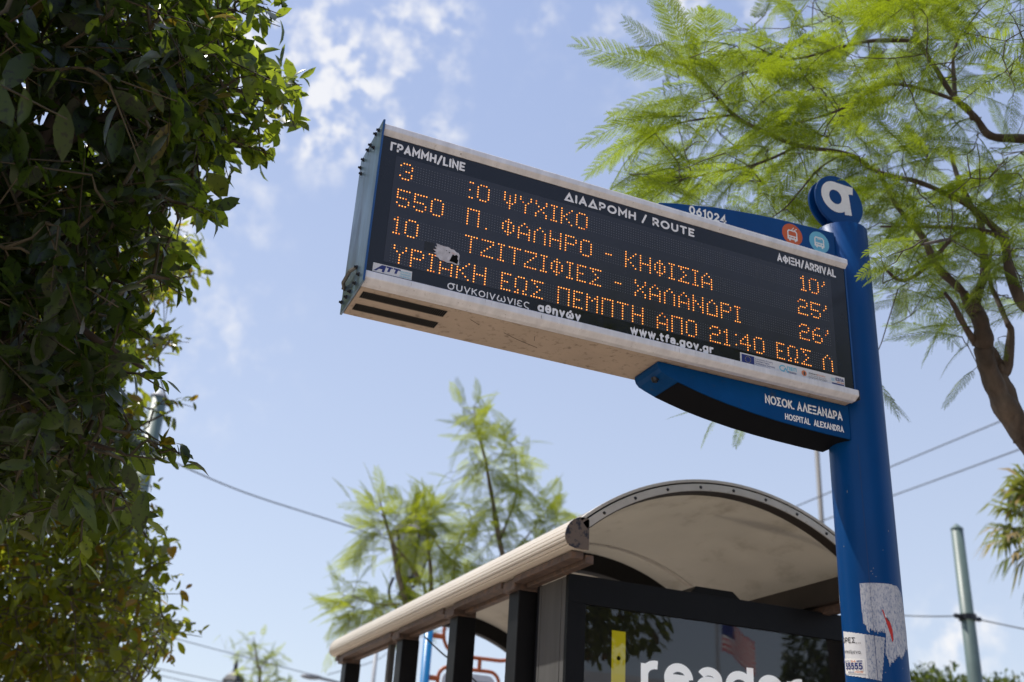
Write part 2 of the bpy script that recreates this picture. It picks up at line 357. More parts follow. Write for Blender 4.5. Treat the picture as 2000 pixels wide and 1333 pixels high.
# ------------------------------------------------------------------ the setting
tag(mk('ground', box(-800, 800, -800, 800, -.30, -.12), mat('earth', (.30, .25, .19), .9, var=.2, vscale=.5)), kind='structure')
pv_profile = [(-9, -.11), (4.35, -.11), (4.35, 0), (-9, 0)]
def paving():                                             # tiled pavement, 40 cm slabs with joints
    mm = M['paving']; n, l = mm.node_tree.nodes, mm.node_tree.links; b = n['Principled BSDF']
    br = n.new('ShaderNodeTexBrick'); br.offset = 0; br.inputs['Scale'].default_value = 1; br.inputs['Mortar Size'].default_value = .006
    br.inputs['Brick Width'].default_value = .4; br.inputs['Row Height'].default_value = .4; br.inputs['Color1'].default_value = (1, 1, 1, 1); br.inputs['Color2'].default_value = (.86, .86, .86, 1); br.inputs['Mortar'].default_value = (.35, .35, .35, 1)
    tco = n.new('ShaderNodeTexCoord'); l.new(tco.outputs['Object'], br.inputs['Vector'])
    x = n.new('ShaderNodeMix'); x.data_type = 'RGBA'; x.blend_type = 'MULTIPLY'; x.inputs['Factor'].default_value = 1
    src = b.inputs['Base Color'].links[0].from_socket; l.new(src, x.inputs[6]); l.new(br.outputs['Color'], x.inputs[7]); l.new(x.outputs[2], b.inputs['Base Color'])
    tag(mk('pavement', extrude([(-9, -.116), (-9, 0), (4.2, 0), (4.2, -.116)], 'y', -40, 60), mm), kind='structure')
paving()
tag(mk('kerb', extrude([(4.203, -.116), (4.203, .004), (4.39, .004), (4.40, -.01), (4.40, -.116)], 'y', -40, 60), M['kerb']), kind='structure')
tag(mk('road', box(4.405, 17.5, -40, 60, -.116, -.105), M['asphalt']), kind='structure')
for k in range(14):
    pass
tag(mk('lane_markings', join(*[box(10.9, 11.05, -38+6.5*k, -35+6.5*k, -.101, -.0995) for k in range(15)]), M['line']), kind='structure')

# ------------------------------------------------------------------ lettering: a rounded stroke alphabet
def A(cx, cy, rx, ry, a0, a1, n=14):
    return [(cx+rx*math.cos(R(a0+(a1-a0)*i/n)), cy+ry*math.sin(R(a0+(a1-a0)*i/n))) for i in range(n+1)]
def O_(cx, cy, rx, ry): return ('loop', A(cx, cy, rx, ry, 90, 450, 26)[:-1])
G = {
 'A': (.76, [[(0, 0), (.38, 1), (.76, 0)], [(.14, .30), (.62, .30)]]), 'Λ': (.76, [[(0, 0), (.38, 1), (.76, 0)]]),
 'Δ': (.84, [('loop', [(0, 0), (.42, 1), (.84, 0)])]), 'Γ': (.52, [[(0, 0), (0, 1), (.52, 1)]]),
 'P': (.60, [[(0, 0), (0, 1), (.30, 1)]+A(.30, .70, .30, .30, 90, -90)+[(0, .40)]]),
 'M': (.86, [[(0, 0), (0, 1), (.43, .36), (.86, 1), (.86, 0)]]), 'H': (.70, [[(0, 0), (0, 1)], [(.70, 0), (.70, 1)], [(0, .5), (.70, .5)]]),
 '/': (.44, [[(0, -.12), (.44, 1.1)]]), 'L': (.50, [[(0, 1), (0, 0), (.50, 0)]]), 'I': (.0, [[(0, 0), (0, 1)]]),
 'N': (.70, [[(0, 0), (0, 1), (.70, 0), (.70, 1)]]), 'E': (.56, [[(.56, 1), (0, 1), (0, 0), (.56, 0)], [(0, .51), (.48, .51)]]),
 'O': (.94, [O_(.47, .5, .47, .5)]), 'R': (.62, [[(0, 0), (0, 1), (.30, 1)]+A(.30, .71, .30, .29, 90, -90)+[(0, .42)], [(.32, .42), (.62, 0)]]),
 'U': (.70, [[(0, 1), (0, .35)]+A(.35, .35, .35, .35, 180, 360)+[(.70, 1)]]), 'T': (.70, [[(0, 1), (.70, 1)], [(.35, 1), (.35, 0)]]),
 'Φ': (.86, [[(.43, -.05), (.43, 1.05)], O_(.43, .5, .43, .33)]), 'Ξ': (.58, [[(0, 1), (.58, 1)], [(.05, .5), (.53, .5)], [(0, 0), (.58, 0)]]),
 'V': (.74, [[(0, 1), (.37, 0), (.74, 1)]]), 'K': (.62, [[(0, 0), (0, 1)], [(.58, 1), (.03, .42)], [(.2, .58), (.62, 0)]]),
 'Σ': (.62, [[(.60, 1), (0, 1), (.38, .5), (0, 0), (.62, 0)]]), 'Π': (.70, [[(0, 0), (0, 1), (.70, 1), (.70, 0)]]),
 'S': (.56, [A(.28, .74, .27, .26, 30, 270, 12)+A(.28, .24, .28, .24, 90, -150, 12)[1:]]),
 'X': (.66, [[(0, 0), (.66, 1)], [(0, 1), (.66, 0)]]), 'D': (.72, [('loop', [(0, 0), (0, 1), (.28, 1)]+A(.28, .5, .44, .5, 80, -80)+[(.28, 0)])]),
 'C': (.74, [A(.46, .5, .46, .5, 48, 312, 20)]), 'Z': (.62, [[(0, 1), (.62, 1), (0, 0), (.62, 0)]]), 'Y': (.7, [[(0, 1), (.35, .45), (.7, 1)], [(.35, .45), (.35, 0)]]),
 'Ω': (.9, [[(0, 0), (.27, 0)]+A(.45, .56, .43, .44, 236, -56, 24)+[(.63, 0), (.9, 0)]]), 'B': (.62, [[(0, 0), (0, 1), (.3, 1)]+A(.3, .76, .26, .24, 90, -90)+[(0, .52), (.32, .52)]+A(.32, .26, .29, .26, 90, -90)+[(0, 0)]]),
 'J': (.45, [[(.45, 1), (.45, .3)]+A(.2, .3, .25, .3, 0, -140)]), 'G': (.8, [A(.46, .5, .46, .5, 48, 330, 20)+[(.86, .46), (.52, .46)]]), 'F': (.54, [[(0, 0), (0, 1), (.54, 1)], [(0, .5), (.46, .5)]]),
 '.': (.0, [[(0, .02), (0.001, .02)]]), '-': (.4, [[(0, .42), (.4, .42)]]), '!': (0, [[(0, 1), (0, .35)], [(0, .02), (.001, .02)]]),
 '0': (.68, [O_(.34, .5, .34, .5)]), '1': (.22, [[(0, .84), (.22, 1), (.22, 0)]]), '6': (.62, [O_(.31, .31, .31, .31), [(.02, .38), (.42, 1)]]),
 '2': (.58, [A(.28, .70, .28, .30, 160, -20, 12)+[(0, 0), (.60, 0)]]), '4': (.70, [[(.50, 0), (.50, 1), (0, .27), (.70, .27)]]), '5': (.58, [[(.52, 1), (.08, 1), (.04, .56)]+A(.27, .33, .31, .33, 120, -140, 14)]),
 # lower case
 'ο': (.68, [O_(.34, .36, .34, .36)]), 'σ': (.74, [O_(.34, .36, .34, .36), [(.34, .72), (.78, .72)]]), 'ς': (.6, [A(.34, .37, .34, .35, 50, 245, 14)+[(.40, .0), (.52, -.06), (.50, -.24)]]),
 'υ': (.60, [[(0, .72), (0, .30)]+A(.30, .30, .30, .30, 180, 360)+[(.60, .72)]]), 'γ': (.62, [[(0, .72), (.31, 0), (.31, -.28)], [(.31, 0), (.62, .72)]]),
 'κ': (.54, [[(0, 0), (0, .72)], [(.50, .72), (.03, .32)], [(.17, .43), (.54, 0)]]), 'ι': (0, [[(0, 0), (0, .72)]]), 'ν': (.60, [[(0, .72), (.30, 0), (.60, .72)]]),
 'ω': (.96, [[(.16, .70)]+A(.25, .28, .25, .28, 130, 360, 14)+[(.50, .40)], [(.50, .40)]+A(.73, .28, .23, .28, 180, 410, 14)+[(.82, .70)]]),
 'ε': (.54, [A(.30, .53, .26, .19, 40, 270, 12)+A(.30, .17, .30, .17, 90, 320, 12)[1:]]), 'α': (.68, [O_(.34, .36, .34, .36), [(.68, .72), (.68, 0)]]),
 'θ': (.66, [O_(.33, .5, .33, .5), [(.02, .5), (.64, .5)]]), 'η': (.58, [[(0, 0), (0, .72)], [(0, .42)]+A(.29, .42, .29, .30, 180, 0)+[(.58, -.26)]]),
 'τ': (.5, [[(0, .72), (.5, .72)], [(.25, .72), (.25, 0)]]), 'μ': (.60, [[(0, -.26), (0, .72)], [(0, .3)]+A(.30, .30, .30, .30, 180, 360)+[(.60, .72)]]),
 'π': (.62, [[(0, .72), (.66, .72)], [(.12, .72), (.1, 0)], [(.52, .72), (.52, 0)]]), 'ρ': (.66, [[(0, -.26), (0, .36)], O_(.34, .36, .34, .36)]), 'λ': (.6, [[(0, 1), (.1, 1), (.6, 0)], [(.3, .55), (0, 0)]]),
 'δ': (.64, [O_(.32, .32, .32, .34), [(.25, .64), (.1, .95), (.5, 1)]]), 'φ': (.8, [O_(.4, .36, .4, .36), [(.4, -.26), (.4, 1)]]), 'ξ': (.5, [[(.5, 1), (.05, 1)], [(.1, .56), (.45, .56)], [(.05, .56), (.0, .2), (.45, .0), (.4, -.2)]]), 'β': (.6, [[(0, -.26), (0, .8)], O_(.3, .3, .3, .3)]), 'ζ': (.5, [[(.05, 1), (.5, 1), (.05, .3), (.45, 0), (.4, -.2)]]), 'χ': (.6, [[(0, .72), (.6, -.24)], [(.6, .72), (0, -.24)]]),
 'a': (.56, [O_(.27, .21, .27, .21), [(.04, .58)]+A(.28, .45, .28, .27, 140, 0, 10)+[(.56, 0)]]), 'w': (.92, [[(0, .72), (.23, 0), (.46, .72), (.69, 0), (.92, .72)]]),
 't': (.40, [[(.14, .98), (.14, .2)]+A(.32, .2, .18, .2, 180, 280), [(0, .72), (.40, .72)]]), 'f': (.38, [[(.12, 0), (.12, .78)]+A(.32, .78, .2, .22, 180, 80), [(0, .70), (.38, .70)]]),
 'g': (.66, [O_(.33, .37, .33, .35), [(.66, .72), (.66, -.04)]+A(.34, -.04, .32, .23, 0, -150)]), 'v': (.60, [[(0, .72), (.30, 0), (.60, .72)]]),
 'r': (.36, [[(0, 0), (0, .72)], [(0, .38)]+A(.32, .38, .32, .33, 180, 80)]), 'e': (.64, [[(.03, .36), (.62, .36)], A(.32, .36, .32, .36, 0, 316, 24)]), 'd': (.66, [O_(.33, .36, .33, .36), [(.66, 1), (.66, 0)]]),
}
G['o'] = G['ο']
for a, b in zip('ΑΒΕΖΗΙΚΜΝΟΡΤΥΧ', 'ABEZHIKMNOPTYX'): G[a] = G[b]
def layout(text, track=.24, space=.5, slant=0):
    x = 0; out = []
    for ch in unicodedata.normalize('NFD', text):
        if ch == ' ': x += space; continue
        if ch in '\u0301\u0308':
            pts = [[(last-.02, .86), (last+.10, 1.04)]] if ch == '\u0301' else [[(last-.12, .93), (last-.119, .93)], [(last+.12, .93), (last+.121, .93)]]
            out += pts; continue
        w, st = G[ch]; last = x + w/2
        for s in st:
            if isinstance(s, tuple): out.append(('loop', [(p[0]+x, p[1]) for p in s[1]]))
            else: out.append([(p[0]+x, p[1]) for p in s])
        x += w + track
    if slant:
        out = [('loop', [(p[0]+slant*p[1], p[1]) for p in s[1]]) if isinstance(s, tuple) else [(p[0]+slant*p[1], p[1]) for p in s] for s in out]
    return out, x-track
def ribbon(pts, hw, loop, d, fn, round_caps=True):
    """flat stroke of half width hw along pts; fn(u, v, d) places it"""
    q = []
    for p in pts:
        if not q or math.hypot(p[0]-q[-1][0], p[1]-q[-1][1]) > 1e-9: q.append(p)
    pts = q; n = len(pts); L, Rr = [], []
    def unit(a, b):
        dx, dy = b[0]-a[0], b[1]-a[1]; k = math.hypot(dx, dy) or 1e-9; return dx/k, dy/k
    for i, p in enumerate(pts):
        if loop: t0, t1 = unit(pts[i-1], p), unit(p, pts[(i+1) % n])
        else:
            t0 = unit(pts[i-1], p) if i else unit(p, pts[1]); t1 = unit(p, pts[i+1]) if i < n-1 else t0
        n0, n1 = (-t0[1], t0[0]), (-t1[1], t1[0]); mx, my = n0[0]+n1[0], n0[1]+n1[1]; k = math.hypot(mx, my) or 1e-9; mx, my = mx/k, my/k
        c = max(.38, mx*n0[0]+my*n0[1]); s = hw/c
        L.append((p[0]+mx*s, p[1]+my*s)); Rr.append((p[0]-mx*s, p[1]-my*s))
    V = [fn(a, b, d) for a, b in L] + [fn(a, b, d) for a, b in Rr]; F = []
    for i in range(n if loop else n-1):
        j = (i+1) % n; F.append((n+i, n+j, j, i))
    if not loop and round_caps:
        for e, nb in ((0, 1), (n-1, n-2)):
            t = unit(pts[nb], pts[e]); a = math.atan2(t[1], t[0]); b0 = len(V); m_ = 6
            for k in range(m_+1):
                w = a - math.pi/2 + math.pi*k/m_; V.append(fn(pts[e][0]+hw*math.cos(w), pts[e][1]+hw*math.sin(w), d))
            F.append(tuple(range(b0, b0+m_+1)))
    return V, F
def lettering(text, x0, x1, base, cap, weight, fn, track=.24, space=.5, slant=0, caps_round=True, d0=0):
    """text from x0 to x1 on the baseline, capitals cap high, strokes 2*weight wide"""
    ex = .85*2*weight/(cap-2*weight); st, w = layout(text, track*.8+ex, space+ex*.5, slant); sx = (x1-x0-2*weight)/w; geos = []
    for k, s in enumerate(st):
        loop = isinstance(s, tuple); pts = s[1] if loop else s
        pts = [(x0+weight+p[0]*sx, base+weight+p[1]*(cap-2*weight)) for p in pts]
        if len(pts) == 2 and math.hypot(pts[1][0]-pts[0][0], pts[1][1]-pts[0][1]) < weight*.2: pts = [(pts[0][0]-weight*.25, pts[0][1]), (pts[0][0]+weight*.25, pts[0][1])]
        geos.append(ribbon(pts, weight, loop, d0+(k % 7)*.00006, fn, caps_round))
    return join(*geos)
def flat(poly, fn, d=0):
    return [fn(a, b, d) for a, b in poly], [tuple(range(len(poly)))]
def disc2(cx, cy, r, fn, d=0, n=32, ry=None): return flat([(cx+r*math.cos(2*math.pi*i/n), cy+(ry or r)*math.sin(2*math.pi*i/n)) for i in range(n)], fn, d)

# ------------------------------------------------------------------ the bus stop display
SX0, SX1, SY, SYB = .49542, 1.9652, 2.2407, 2.4321
ST, SB = 3.1087, 2.7084            # top and bottom of the black front
BT, BB = 3.1405, 2.6781            # top and bottom of the box
PX, PY, PR = 2.0450, 2.3364, .0830
stop = empty('bus_stop_display', (PX, PY, 0), 'blue bus stop pole carrying a large black arrivals display with orange dot letters', 'bus stop sign')

# pole
pole_top = 3.302
def slanted_pole():
    n = 64; V, F = [], []
    zs = [0, 1.2, 2.4, 3.0, None]
    for z in zs:
        for k in range(n):
            w = 2*math.pi*k/n; V.append((PX+PR*math.cos(w), PY+PR*math.sin(w), pole_top if z is None else z))
    for j in range(len(zs)-1):
        for k in range(n): F.append((j*n+k, j*n+(k+1) % n, (j+1)*n+(k+1) % n, (j+1)*n+k))
    F.append(tuple(range(len(V)-n, len(V)))); F.append(tuple(range(n-1, -1, -1)))
    return V, F
pole = mk('pole', slanted_pole(), M['blue'], stop)
for p_ in pole.data.polygons: p_.use_smooth = len(p_.vertices) == 4
def on_pole(ph, z, d=0): r = PR+.0007+d; return (PX+r*math.sin(R(ph)), PY-r*math.cos(R(ph)), z)
mk('seam', ([on_pole(-41.6, 0.02), on_pole(-40.7, 0.02), on_pole(-40.7, 2.56), on_pole(-41.6, 2.56)], [(0, 1, 2, 3)]), mat('seam_line', (.003, .03, .12), .6), pole)
mk('base_flange', join(cyl((PX, PY, .001), (PX, PY, .018), .17, n=32), *[cyl((PX+.135*math.cos(R(45+90*i)), PY+.135*math.sin(R(45+90*i)), .018), (PX+.135*math.cos(R(45+90*i)), PY+.135*math.sin(R(45+90*i)), .04), .014, n=6) for i in range(4)]), M['blue_dirty'], stop)

# stickers on the pole: curved patches cut to outline
def patch(poly, d=.0, dph=1.5, dz=.0016, ragged=None, seed=1):
    """cells of a cylinder patch inside the outline; ragged(ph, z) eats the edge into torn fibres"""
    phs = [p[0] for p in poly]; zs = [p[1] for p in poly]; p0, p1, z0, z1 = min(phs), max(phs), min(zs), max(zs)
    nph = max(2, int((p1-p0)/dph)); nz_ = max(2, int((z1-z0)/dz)); idx = {}; V, F = [], []
    def vid(i, j):
        if (i, j) not in idx: idx[(i, j)] = len(V); V.append(on_pole(p0+(p1-p0)*i/nph, z0+(z1-z0)*j/nz_, d))
        return idx[(i, j)]
    for i in range(nph):
        ph = p0+(p1-p0)*(i+.5)/nph; jit = 0 if ragged is None else ragged(ph)
        for j in range(nz_):
            z = z0+(z1-z0)*(j+.5)/nz_
            if in_poly([ph], [z+jit], poly)[0]: F.append((vid(i, j), vid(i+1, j), vid(i+1, j+1), vid(i, j+1)))
    return V, F
rr = random.Random(3); fib = [rr.uniform(-.011, .004) for _ in range(400)]
rag = lambda ph: fib[int((ph+180)*2.2) % 400] if ph < 60 else 0
torn_top = [(-59.4, 2.1642), (-25.4, 2.1645), (14.4, 2.1635), (28.1, 2.1484), (39, 2.0898), (44, 2.04), (36, 1.99), (27, 1.9966), (10.3, 1.967), (2.7, 1.9751), (-11.1, 1.9564), (-18, 1.944), (-21.2, 1.9678), (-24.3, 1.9759), (-20.1, 2.0309), (-27.3, 2.0346), (-33.4, 2.0289), (-38.8, 2.0341), (-42.9, 2.0383), (-49.1, 2.0299), (-52.9, 2.0386), (-53.8, 2.0494), (-58.8, 2.054)]
def rag_low(poly):
    def f(ph): return fib[int((ph+180)*1.7) % 400]
    return f
V_, F_ = patch(torn_top, 0, .9, .0014, None)
# fibres: drop cells near the lower edge at random columns
keep = []
for f in F_:
    c = np.mean([V_[i] for i in f], axis=0); ph = math.degrees(math.atan2(c[0]-PX, -(c[1]-PY)))
    if c[2] < 2.10 and not in_poly([ph], [c[2]-abs(fib[int((ph+180)*2.3) % 400])*1.1], torn_top)[0]: continue
    keep.append(f)
s1 = mk('torn_sticker', (V_, keep), M['scraped'], pole); tag(s1, 'scraped grey paper remnant with a red streak')
mk('red_streak', patch([(-24.3, 2.0958), (-20.9, 2.0907), (-17.4, 2.0739), (-10.2, 2.0619), (-6.6, 2.041), (-7.0, 2.0134), (-9.7, 2.011), (-11.6, 2.0297), (-15.8, 2.0505), (-19.2, 2.0694)], .0005, .7, .0009), M['redink'], s1)
mk('black_streak', patch([(-18.2, 2.0755), (-15.5, 2.0735), (-9.8, 2.0625), (-14.5, 2.066)], .0009, .7, .0009), M['dkgrey'], s1)
mk('white_streak', patch([(-19.4, 2.0815), (-17, 2.08), (-16.8, 2.073), (-18.4, 2.0735)], .0009, .7, .0009), M['ink_white'], s1)
s2 = mk('service_sticker', patch([(-112, 2.0455), (-57.9, 2.0293), (-57.9, 1.9165), (-112, 1.931)], 0, 2, .002), M['paper'], pole)
tag(s2, 'white service sticker with black print')
mk('scraped_half', patch([(-57.8, 2.0293), (-22.3, 2.0201), (-29.3, 1.9547), (-34.8, 1.9096), (-54.2, 1.9151), (-57.8, 1.9165)], 0, 1.2, .0016), M['scraped2'], s2)
fp = lambda u, v, d: on_pole(u, v, .0006+d)
def pole_text(t, ph0, ph1, b0, b1, cap, wt, mm, par, nm='print', slant=0):
    """lettering wrapped round the pole, u in mm of arc, baseline rising from b0 to b1"""
    k = R(1)*PR; u0, u1 = ph0*k, ph1*k
    fn = lambda u, v, d: on_pole(u/k, v + b0+(b1-b0)*(u-u0)/(u1-u0), .0007+d)
    return mk(nm, lettering(t, u0, u1, 0, cap, wt, fn, .22, .5, slant), mm, par)
pole_text('ΑΓΟΡΕΣ', -136, -77, 2.0190, 2.0085, .0145, .0011, M['dkgrey'], s2)
pole_text('με ολα', -76, -66, 2.0070, 2.0055, .003, .0003, M['dkgrey'], s2)
pole_text('Αντικείμενα', -116, -68, 1.9880, 1.9790, .0098, .0006, M['dkgrey'], s2)
s3 = mk('number_sticker', patch([(-114, 1.9742), (-61.3, 1.9656), (-62.3, 1.9274), (-114, 1.934)], .0006, 2, .0016), M['ink_white'], pole)
tag(s3, 'small white sticker reading 55555')
fn_up = .0008
def pole_text2(*a, **k):
    o = pole_text(*a, **k)
    for v in o.data.vertices:
        dx, dy = v.co.x-PX, v.co.y-PY; r = math.hypot(dx, dy); s = (r+.0009)/r; v.co.x = PX+dx*s; v.co.y = PY+dy*s
    return o
pole_text2('χωρίς!', -128, -92, 1.9665, 1.9600, .0062, .0006, M['navy'], s3, 'print', .2)
pole_text2('24', -90, -79, 1.9600, 1.9585, .0055, .0006, M['orangeink'], s3)
pole_text2('ΩΡΕΣ', -77, -65, 1.9585, 1.9572, .0048, .0006, M['navy'], s3)
pole_text2('55555', -108, -65.5, 1.9440, 1.9378, .0175, .0017, M['navy'], s3)
pole_text2('ΡΟΛΛΑ', -100, -84, 1.9338, 1.9322, .0042, .0005, M['navy'], s3)
pole_text2('ΣΥΣΚΕΥΕΣ', -83, -65, 1.9322, 1.9300, .0042, .0004, M['orangeink'], s3)
mk('paper_strip', patch([(-138, 2.2104), (-131, 2.2104), (-127, 2.165), (-124, 2.1222), (-136, 2.118)], 0, 1.2, .002), M['paper'], pole)

# small chips in the paint
sm = mat('paint_chip', (.22, .24, .26), .6)
for k, (ph, z, a, b) in enumerate(((-38, 2.195, 3, .0022), (-35.5, 2.188, 2.2, .0018), (-33, 2.203, 1.8, .003), (-30, 2.181, 2.4, .0016), (5, 2.31, 1.6, .006), (-70, 2.42, 1.5, .009), (-12, 2.255, 1.8, .0025), (-88, 2.27, 2, .004), (-28, 1.93, 2.2, .0025), (8, 1.945, 2, .002))):
    mk('paint_chip', ([on_pole(ph, z), on_pole(ph+a, z+b*.3), on_pole(ph+a*.8, z+b), on_pole(ph+a*.1, z+b*.8)], [(0, 1, 2, 3)]), sm, pole)

# emblem: two blue discs on top of the pole
ec = (2.0435, 3.422); er = .0945
def disc_y(c, r, y0, y1, n=56): return extrude([(c[0]+r*math.cos(2*math.pi*i/n), c[1]+r*math.sin(2*math.pi*i/n)) for i in range(n)], 'y', y0, y1)
emb = mk('emblem', join(disc_y(ec, er, 2.324, 2.333), box(ec[0]-.03, ec[0]+.03, 2.3332, 2.3578, 3.27, 3.40)), M['blue'], stop, bevel=.0015)
mk('rear_disc', disc_y(ec, er, 2.358, 2.366), M['blue'], emb, bevel=.0015)
fe = lambda u, v, d: (u, 2.3232-d, v)
ring_c = (2.0275, 3.4335)
ring = ribbon(A(ring_c[0], ring_c[1], .0405, .0425, 0, 360, 40)[:-1], .0155, True, .0, fe)
bar = flat([(2.018, 3.4905), (2.1020, 3.4905), (2.0995, 3.4625), (2.082, 3.4590), (2.0885, 3.3790), (2.0605, 3.3745), (2.0600, 3.3900), (2.0640, 3.4360), (2.050, 3.4580), (2.022, 3.4600)][::-1], fe, .0003)
mk('logo', join(ring, bar), M['ink_white'], emb)

# top blade with the stop number and the two vehicle badges
BY = 2.2835
def sh(px_, pz): return (px_, pz)
blade_prof = [(1.338, BT+.001), (1.338, 3.168), (1.345, 3.176), (1.40, 3.190), (1.455, 3.200), (1.53, 3.216), (1.608, 3.227), (1.69, 3.237), (1.767, 3.2435), (1.88, 3.250), (1.975, 3.2545), (1.975, BT+.001)]
blade_prof = [(x, z+.008 if z > BT+.01 else z) for x, z in blade_prof]
blade = mk('top_blade', extrude(blade_prof, 'y', BY, BY+.105), M['blue'], stop, bevel=.002)
fb = lambda u, v, d: (u, BY-.0006-d, v)
mk('stop_number', lettering('061024', 1.4450, 1.5745, 3.1760, .0290, .0030, fb, .26), M['ink_white'], blade)
i1 = (1.8130, 3.2090); i2 = (1.9140, 3.2100); ir = .0375
d1 = mk('trolley_badge', disc2(i1[0], i1[1], ir, fb), M['orange_disc'], blade); d2 = mk('bus_badge', disc2(i2[0], i2[1], ir, fb), M['lightblue_disc'], blade)
def bus_icon(c, antenna):
    x, z = c; g = []; f2 = lambda u, v, d: (u, BY-.0011-d, v); w, h = .0165, .021
    g.append(ribbon([(x-w, z-h*.62), (x-w, z+h*.55), (x-w*.75, z+h*.8), (x+w*.75, z+h*.8), (x+w, z+h*.55), (x+w, z-h*.62)], .0021, True, 0, f2))
    g.append(flat([(x-w, z-h*.62), (x+w, z-h*.62), (x+w, z-h*.05), (x-w, z-h*.05)], f2, .0001))
    for s in (-1, 1): g.append(flat([(x+s*w*.62-.003, z-h*.95), (x+s*w*.62+.003, z-h*.95), (x+s*w*.62+.003, z-h*.5), (x+s*w*.62-.003, z-h*.5)], f2, .0002))
    if antenna:
        g.append(ribbon([(x-.004, z+h*.82), (x+.006, z+h*1.35)], .0011, False, .0003, f2)); g.append(ribbon([(x+.005, z+h*.82), (x+.017, z+h*1.30)], .0011, False, .0003, f2))
    else: g.append(ribbon([(x-.006, z+h*.55), (x+.006, z+h*.55)], .0012, False, .0003, f2))
    return join(*g)
def icon_marks(c):
    x, z = c; f3 = lambda u, v, d: (u, BY-.0016-d, v)
    return join(*[disc2(x+s*.0105, z-.0072, .0027, f3, 0, 14) for s in (-1, 1)], flat([(x-.005, z-.009), (x+.005, z-.009), (x+.005, z-.006), (x-.005, z-.006)], f3))
mk('vehicle_symbol', bus_icon((i1[0], i1[1]-.004), True), M['ink_white'], d1); mk('headlights', icon_marks((i1[0], i1[1]-.004)), M['orange_disc'], d1)
mk('vehicle_symbol', bus_icon((i2[0], i2[1]-.001), False), M['ink_white'], d2); mk('headlights', icon_marks((i2[0], i2[1]-.001)), M['lightblue_disc'], d2)

# lower bracket
bf, bb = 2.2830, 2.4120
def curve_bracket(n=14):
    pts = [(1.339, 2.6770), (1.339, 2.668), (1.343, 2.657), (1.352, 2.648), (1.372, 2.640), (1.402, 2.6300), (1.45, 2.6185), (1.50, 2.6080), (1.56, 2.5985), (1.65, 2.5880), (1.73, 2.5815), (1.80, 2.5780), (1.90, 2.5750), (1.975, 2.5745)]
    return pts
bp = curve_bracket()
br = mk('bracket', extrude(bp + [(1.975, 2.6770)], 'y', bf, bb), M['blue_dirty'], stop, bevel=.0015)
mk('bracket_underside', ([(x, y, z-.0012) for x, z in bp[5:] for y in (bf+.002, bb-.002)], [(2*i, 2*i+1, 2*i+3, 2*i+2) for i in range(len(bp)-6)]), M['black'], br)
mk('bolt_hole', join(cyl((1.360, 2.330, 2.640), (1.356, 2.330, 2.6505), .011, n=16), cyl((1.3585, 2.330, 2.636), (1.358, 2.330, 2.642), .0065, n=6)), M['bolt'], br)
fk = lambda u, v, d: (u, bf-.0006-d, v)
mk('stop_name', join(lettering('ΝΟΣΟΚ. ΑΛΕΞΑΝΔΡΑ', 1.683, 1.950, 2.6262, .0262, .0024, fk, .20, .42), lettering('HOSPITAL  ALEXANDRA', 1.748, 1.951, 2.5905, .0190, .0017, fk, .20, .38)), M['ink'], br)

# display box
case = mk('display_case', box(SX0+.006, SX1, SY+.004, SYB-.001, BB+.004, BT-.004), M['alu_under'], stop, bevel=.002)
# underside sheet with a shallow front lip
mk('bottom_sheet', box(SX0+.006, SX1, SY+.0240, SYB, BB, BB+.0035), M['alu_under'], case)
def rail(zc, up_):
    # extruded aluminium edge strip: flat face, rounded nose
    if up_: prof = [(SY-.0005, zc), (SY-.0125, zc+.0105), (SY-.0135, zc+.0120), (SY-.0135, zc+.0265), (SY-.011, zc+.0295), (SY-.006, zc+.0305), (SY+.022, zc+.031), (SY+.022, zc+.012), (SY+.001, zc+.012)]
    else: prof = [(SY-.0005, zc), (SY-.0110, zc-.0005), (SY-.0135, zc-.003), (SY-.0135, zc-.0190), (SY-.0115, zc-.0215), (SY+.004, zc-.0306), (SY+.022, zc-.0308), (SY+.022, zc-.010), (SY+.001, zc-.010)]
    return extrude(prof, 'x', SX0+.004, SX1+.004)
tr = mk('top_rail', rail(ST, True), M['alu'], case, bevel=.001)
brl = mk('bottom_rail', rail(SB, False), M['alu'], case, bevel=.001)
mk('rail_end_cap', join(box(SX1+.0042, SX1+.0085, SY-.013, SY+.03, SB-.0305, SB-.001)), M['bolt'], brl, bevel=.002)
front = mk('front_panel', box(SX0+.006, SX1-.001, SY, SY+.0035, SB+.0005, ST-.0005), M['bezel'], case)
mk('right_edge_strip', box(SX1-.0005, SX1+.004, SY-.002, SYB, SB, ST), M['blue_edge'], case)
fs = lambda u, v, d: (SX0+u/1000, SY-.0006-d, ST+v/1000)
scr = mk('dot_matrix', flat([(46.5, -361), (1414.5, -361), (1414.5, -50), (46.5, -50)], fs), M['screen'], case)
# lettering printed on the panel (millimetres from its top left corner)
def sl(nm, *a, **k): return mk(nm, lettering(*a, fs2, **k), M['ink'], front)
fs2 = lambda u, v, d: (SX0+u/1000, SY-.0008-d, ST+v/1000)
sl('heading_line', 'ΓΡΑΜΜΗ/LINE', 28.5, 234.5, -39.7, 27.0, 2.8, track=.25)
sl('heading_route', 'ΔΙΑΔΡΟΜΗ / ROUTE', 526.6, 939, -39.7, 26.8, 2.95, track=.25, space=.40)
sl('heading_arrival', 'ΑΦΙΞΗ/ARRIVAL', 1223, 1436, -39.2, 26.5, 2.6, track=.22)
sl('operator_name', 'συγκοινωνιες', 216, 440.5, -393.0, 24.3, 1.45, track=.25)
sl('operator_city', 'αθηνών', 463, 587, -393.2, 24.3, 2.9, track=.27)
sl('web_address', 'www.tfa.gov.gr', 734, 993, -393.2, 24.6, 2.95, track=.23)
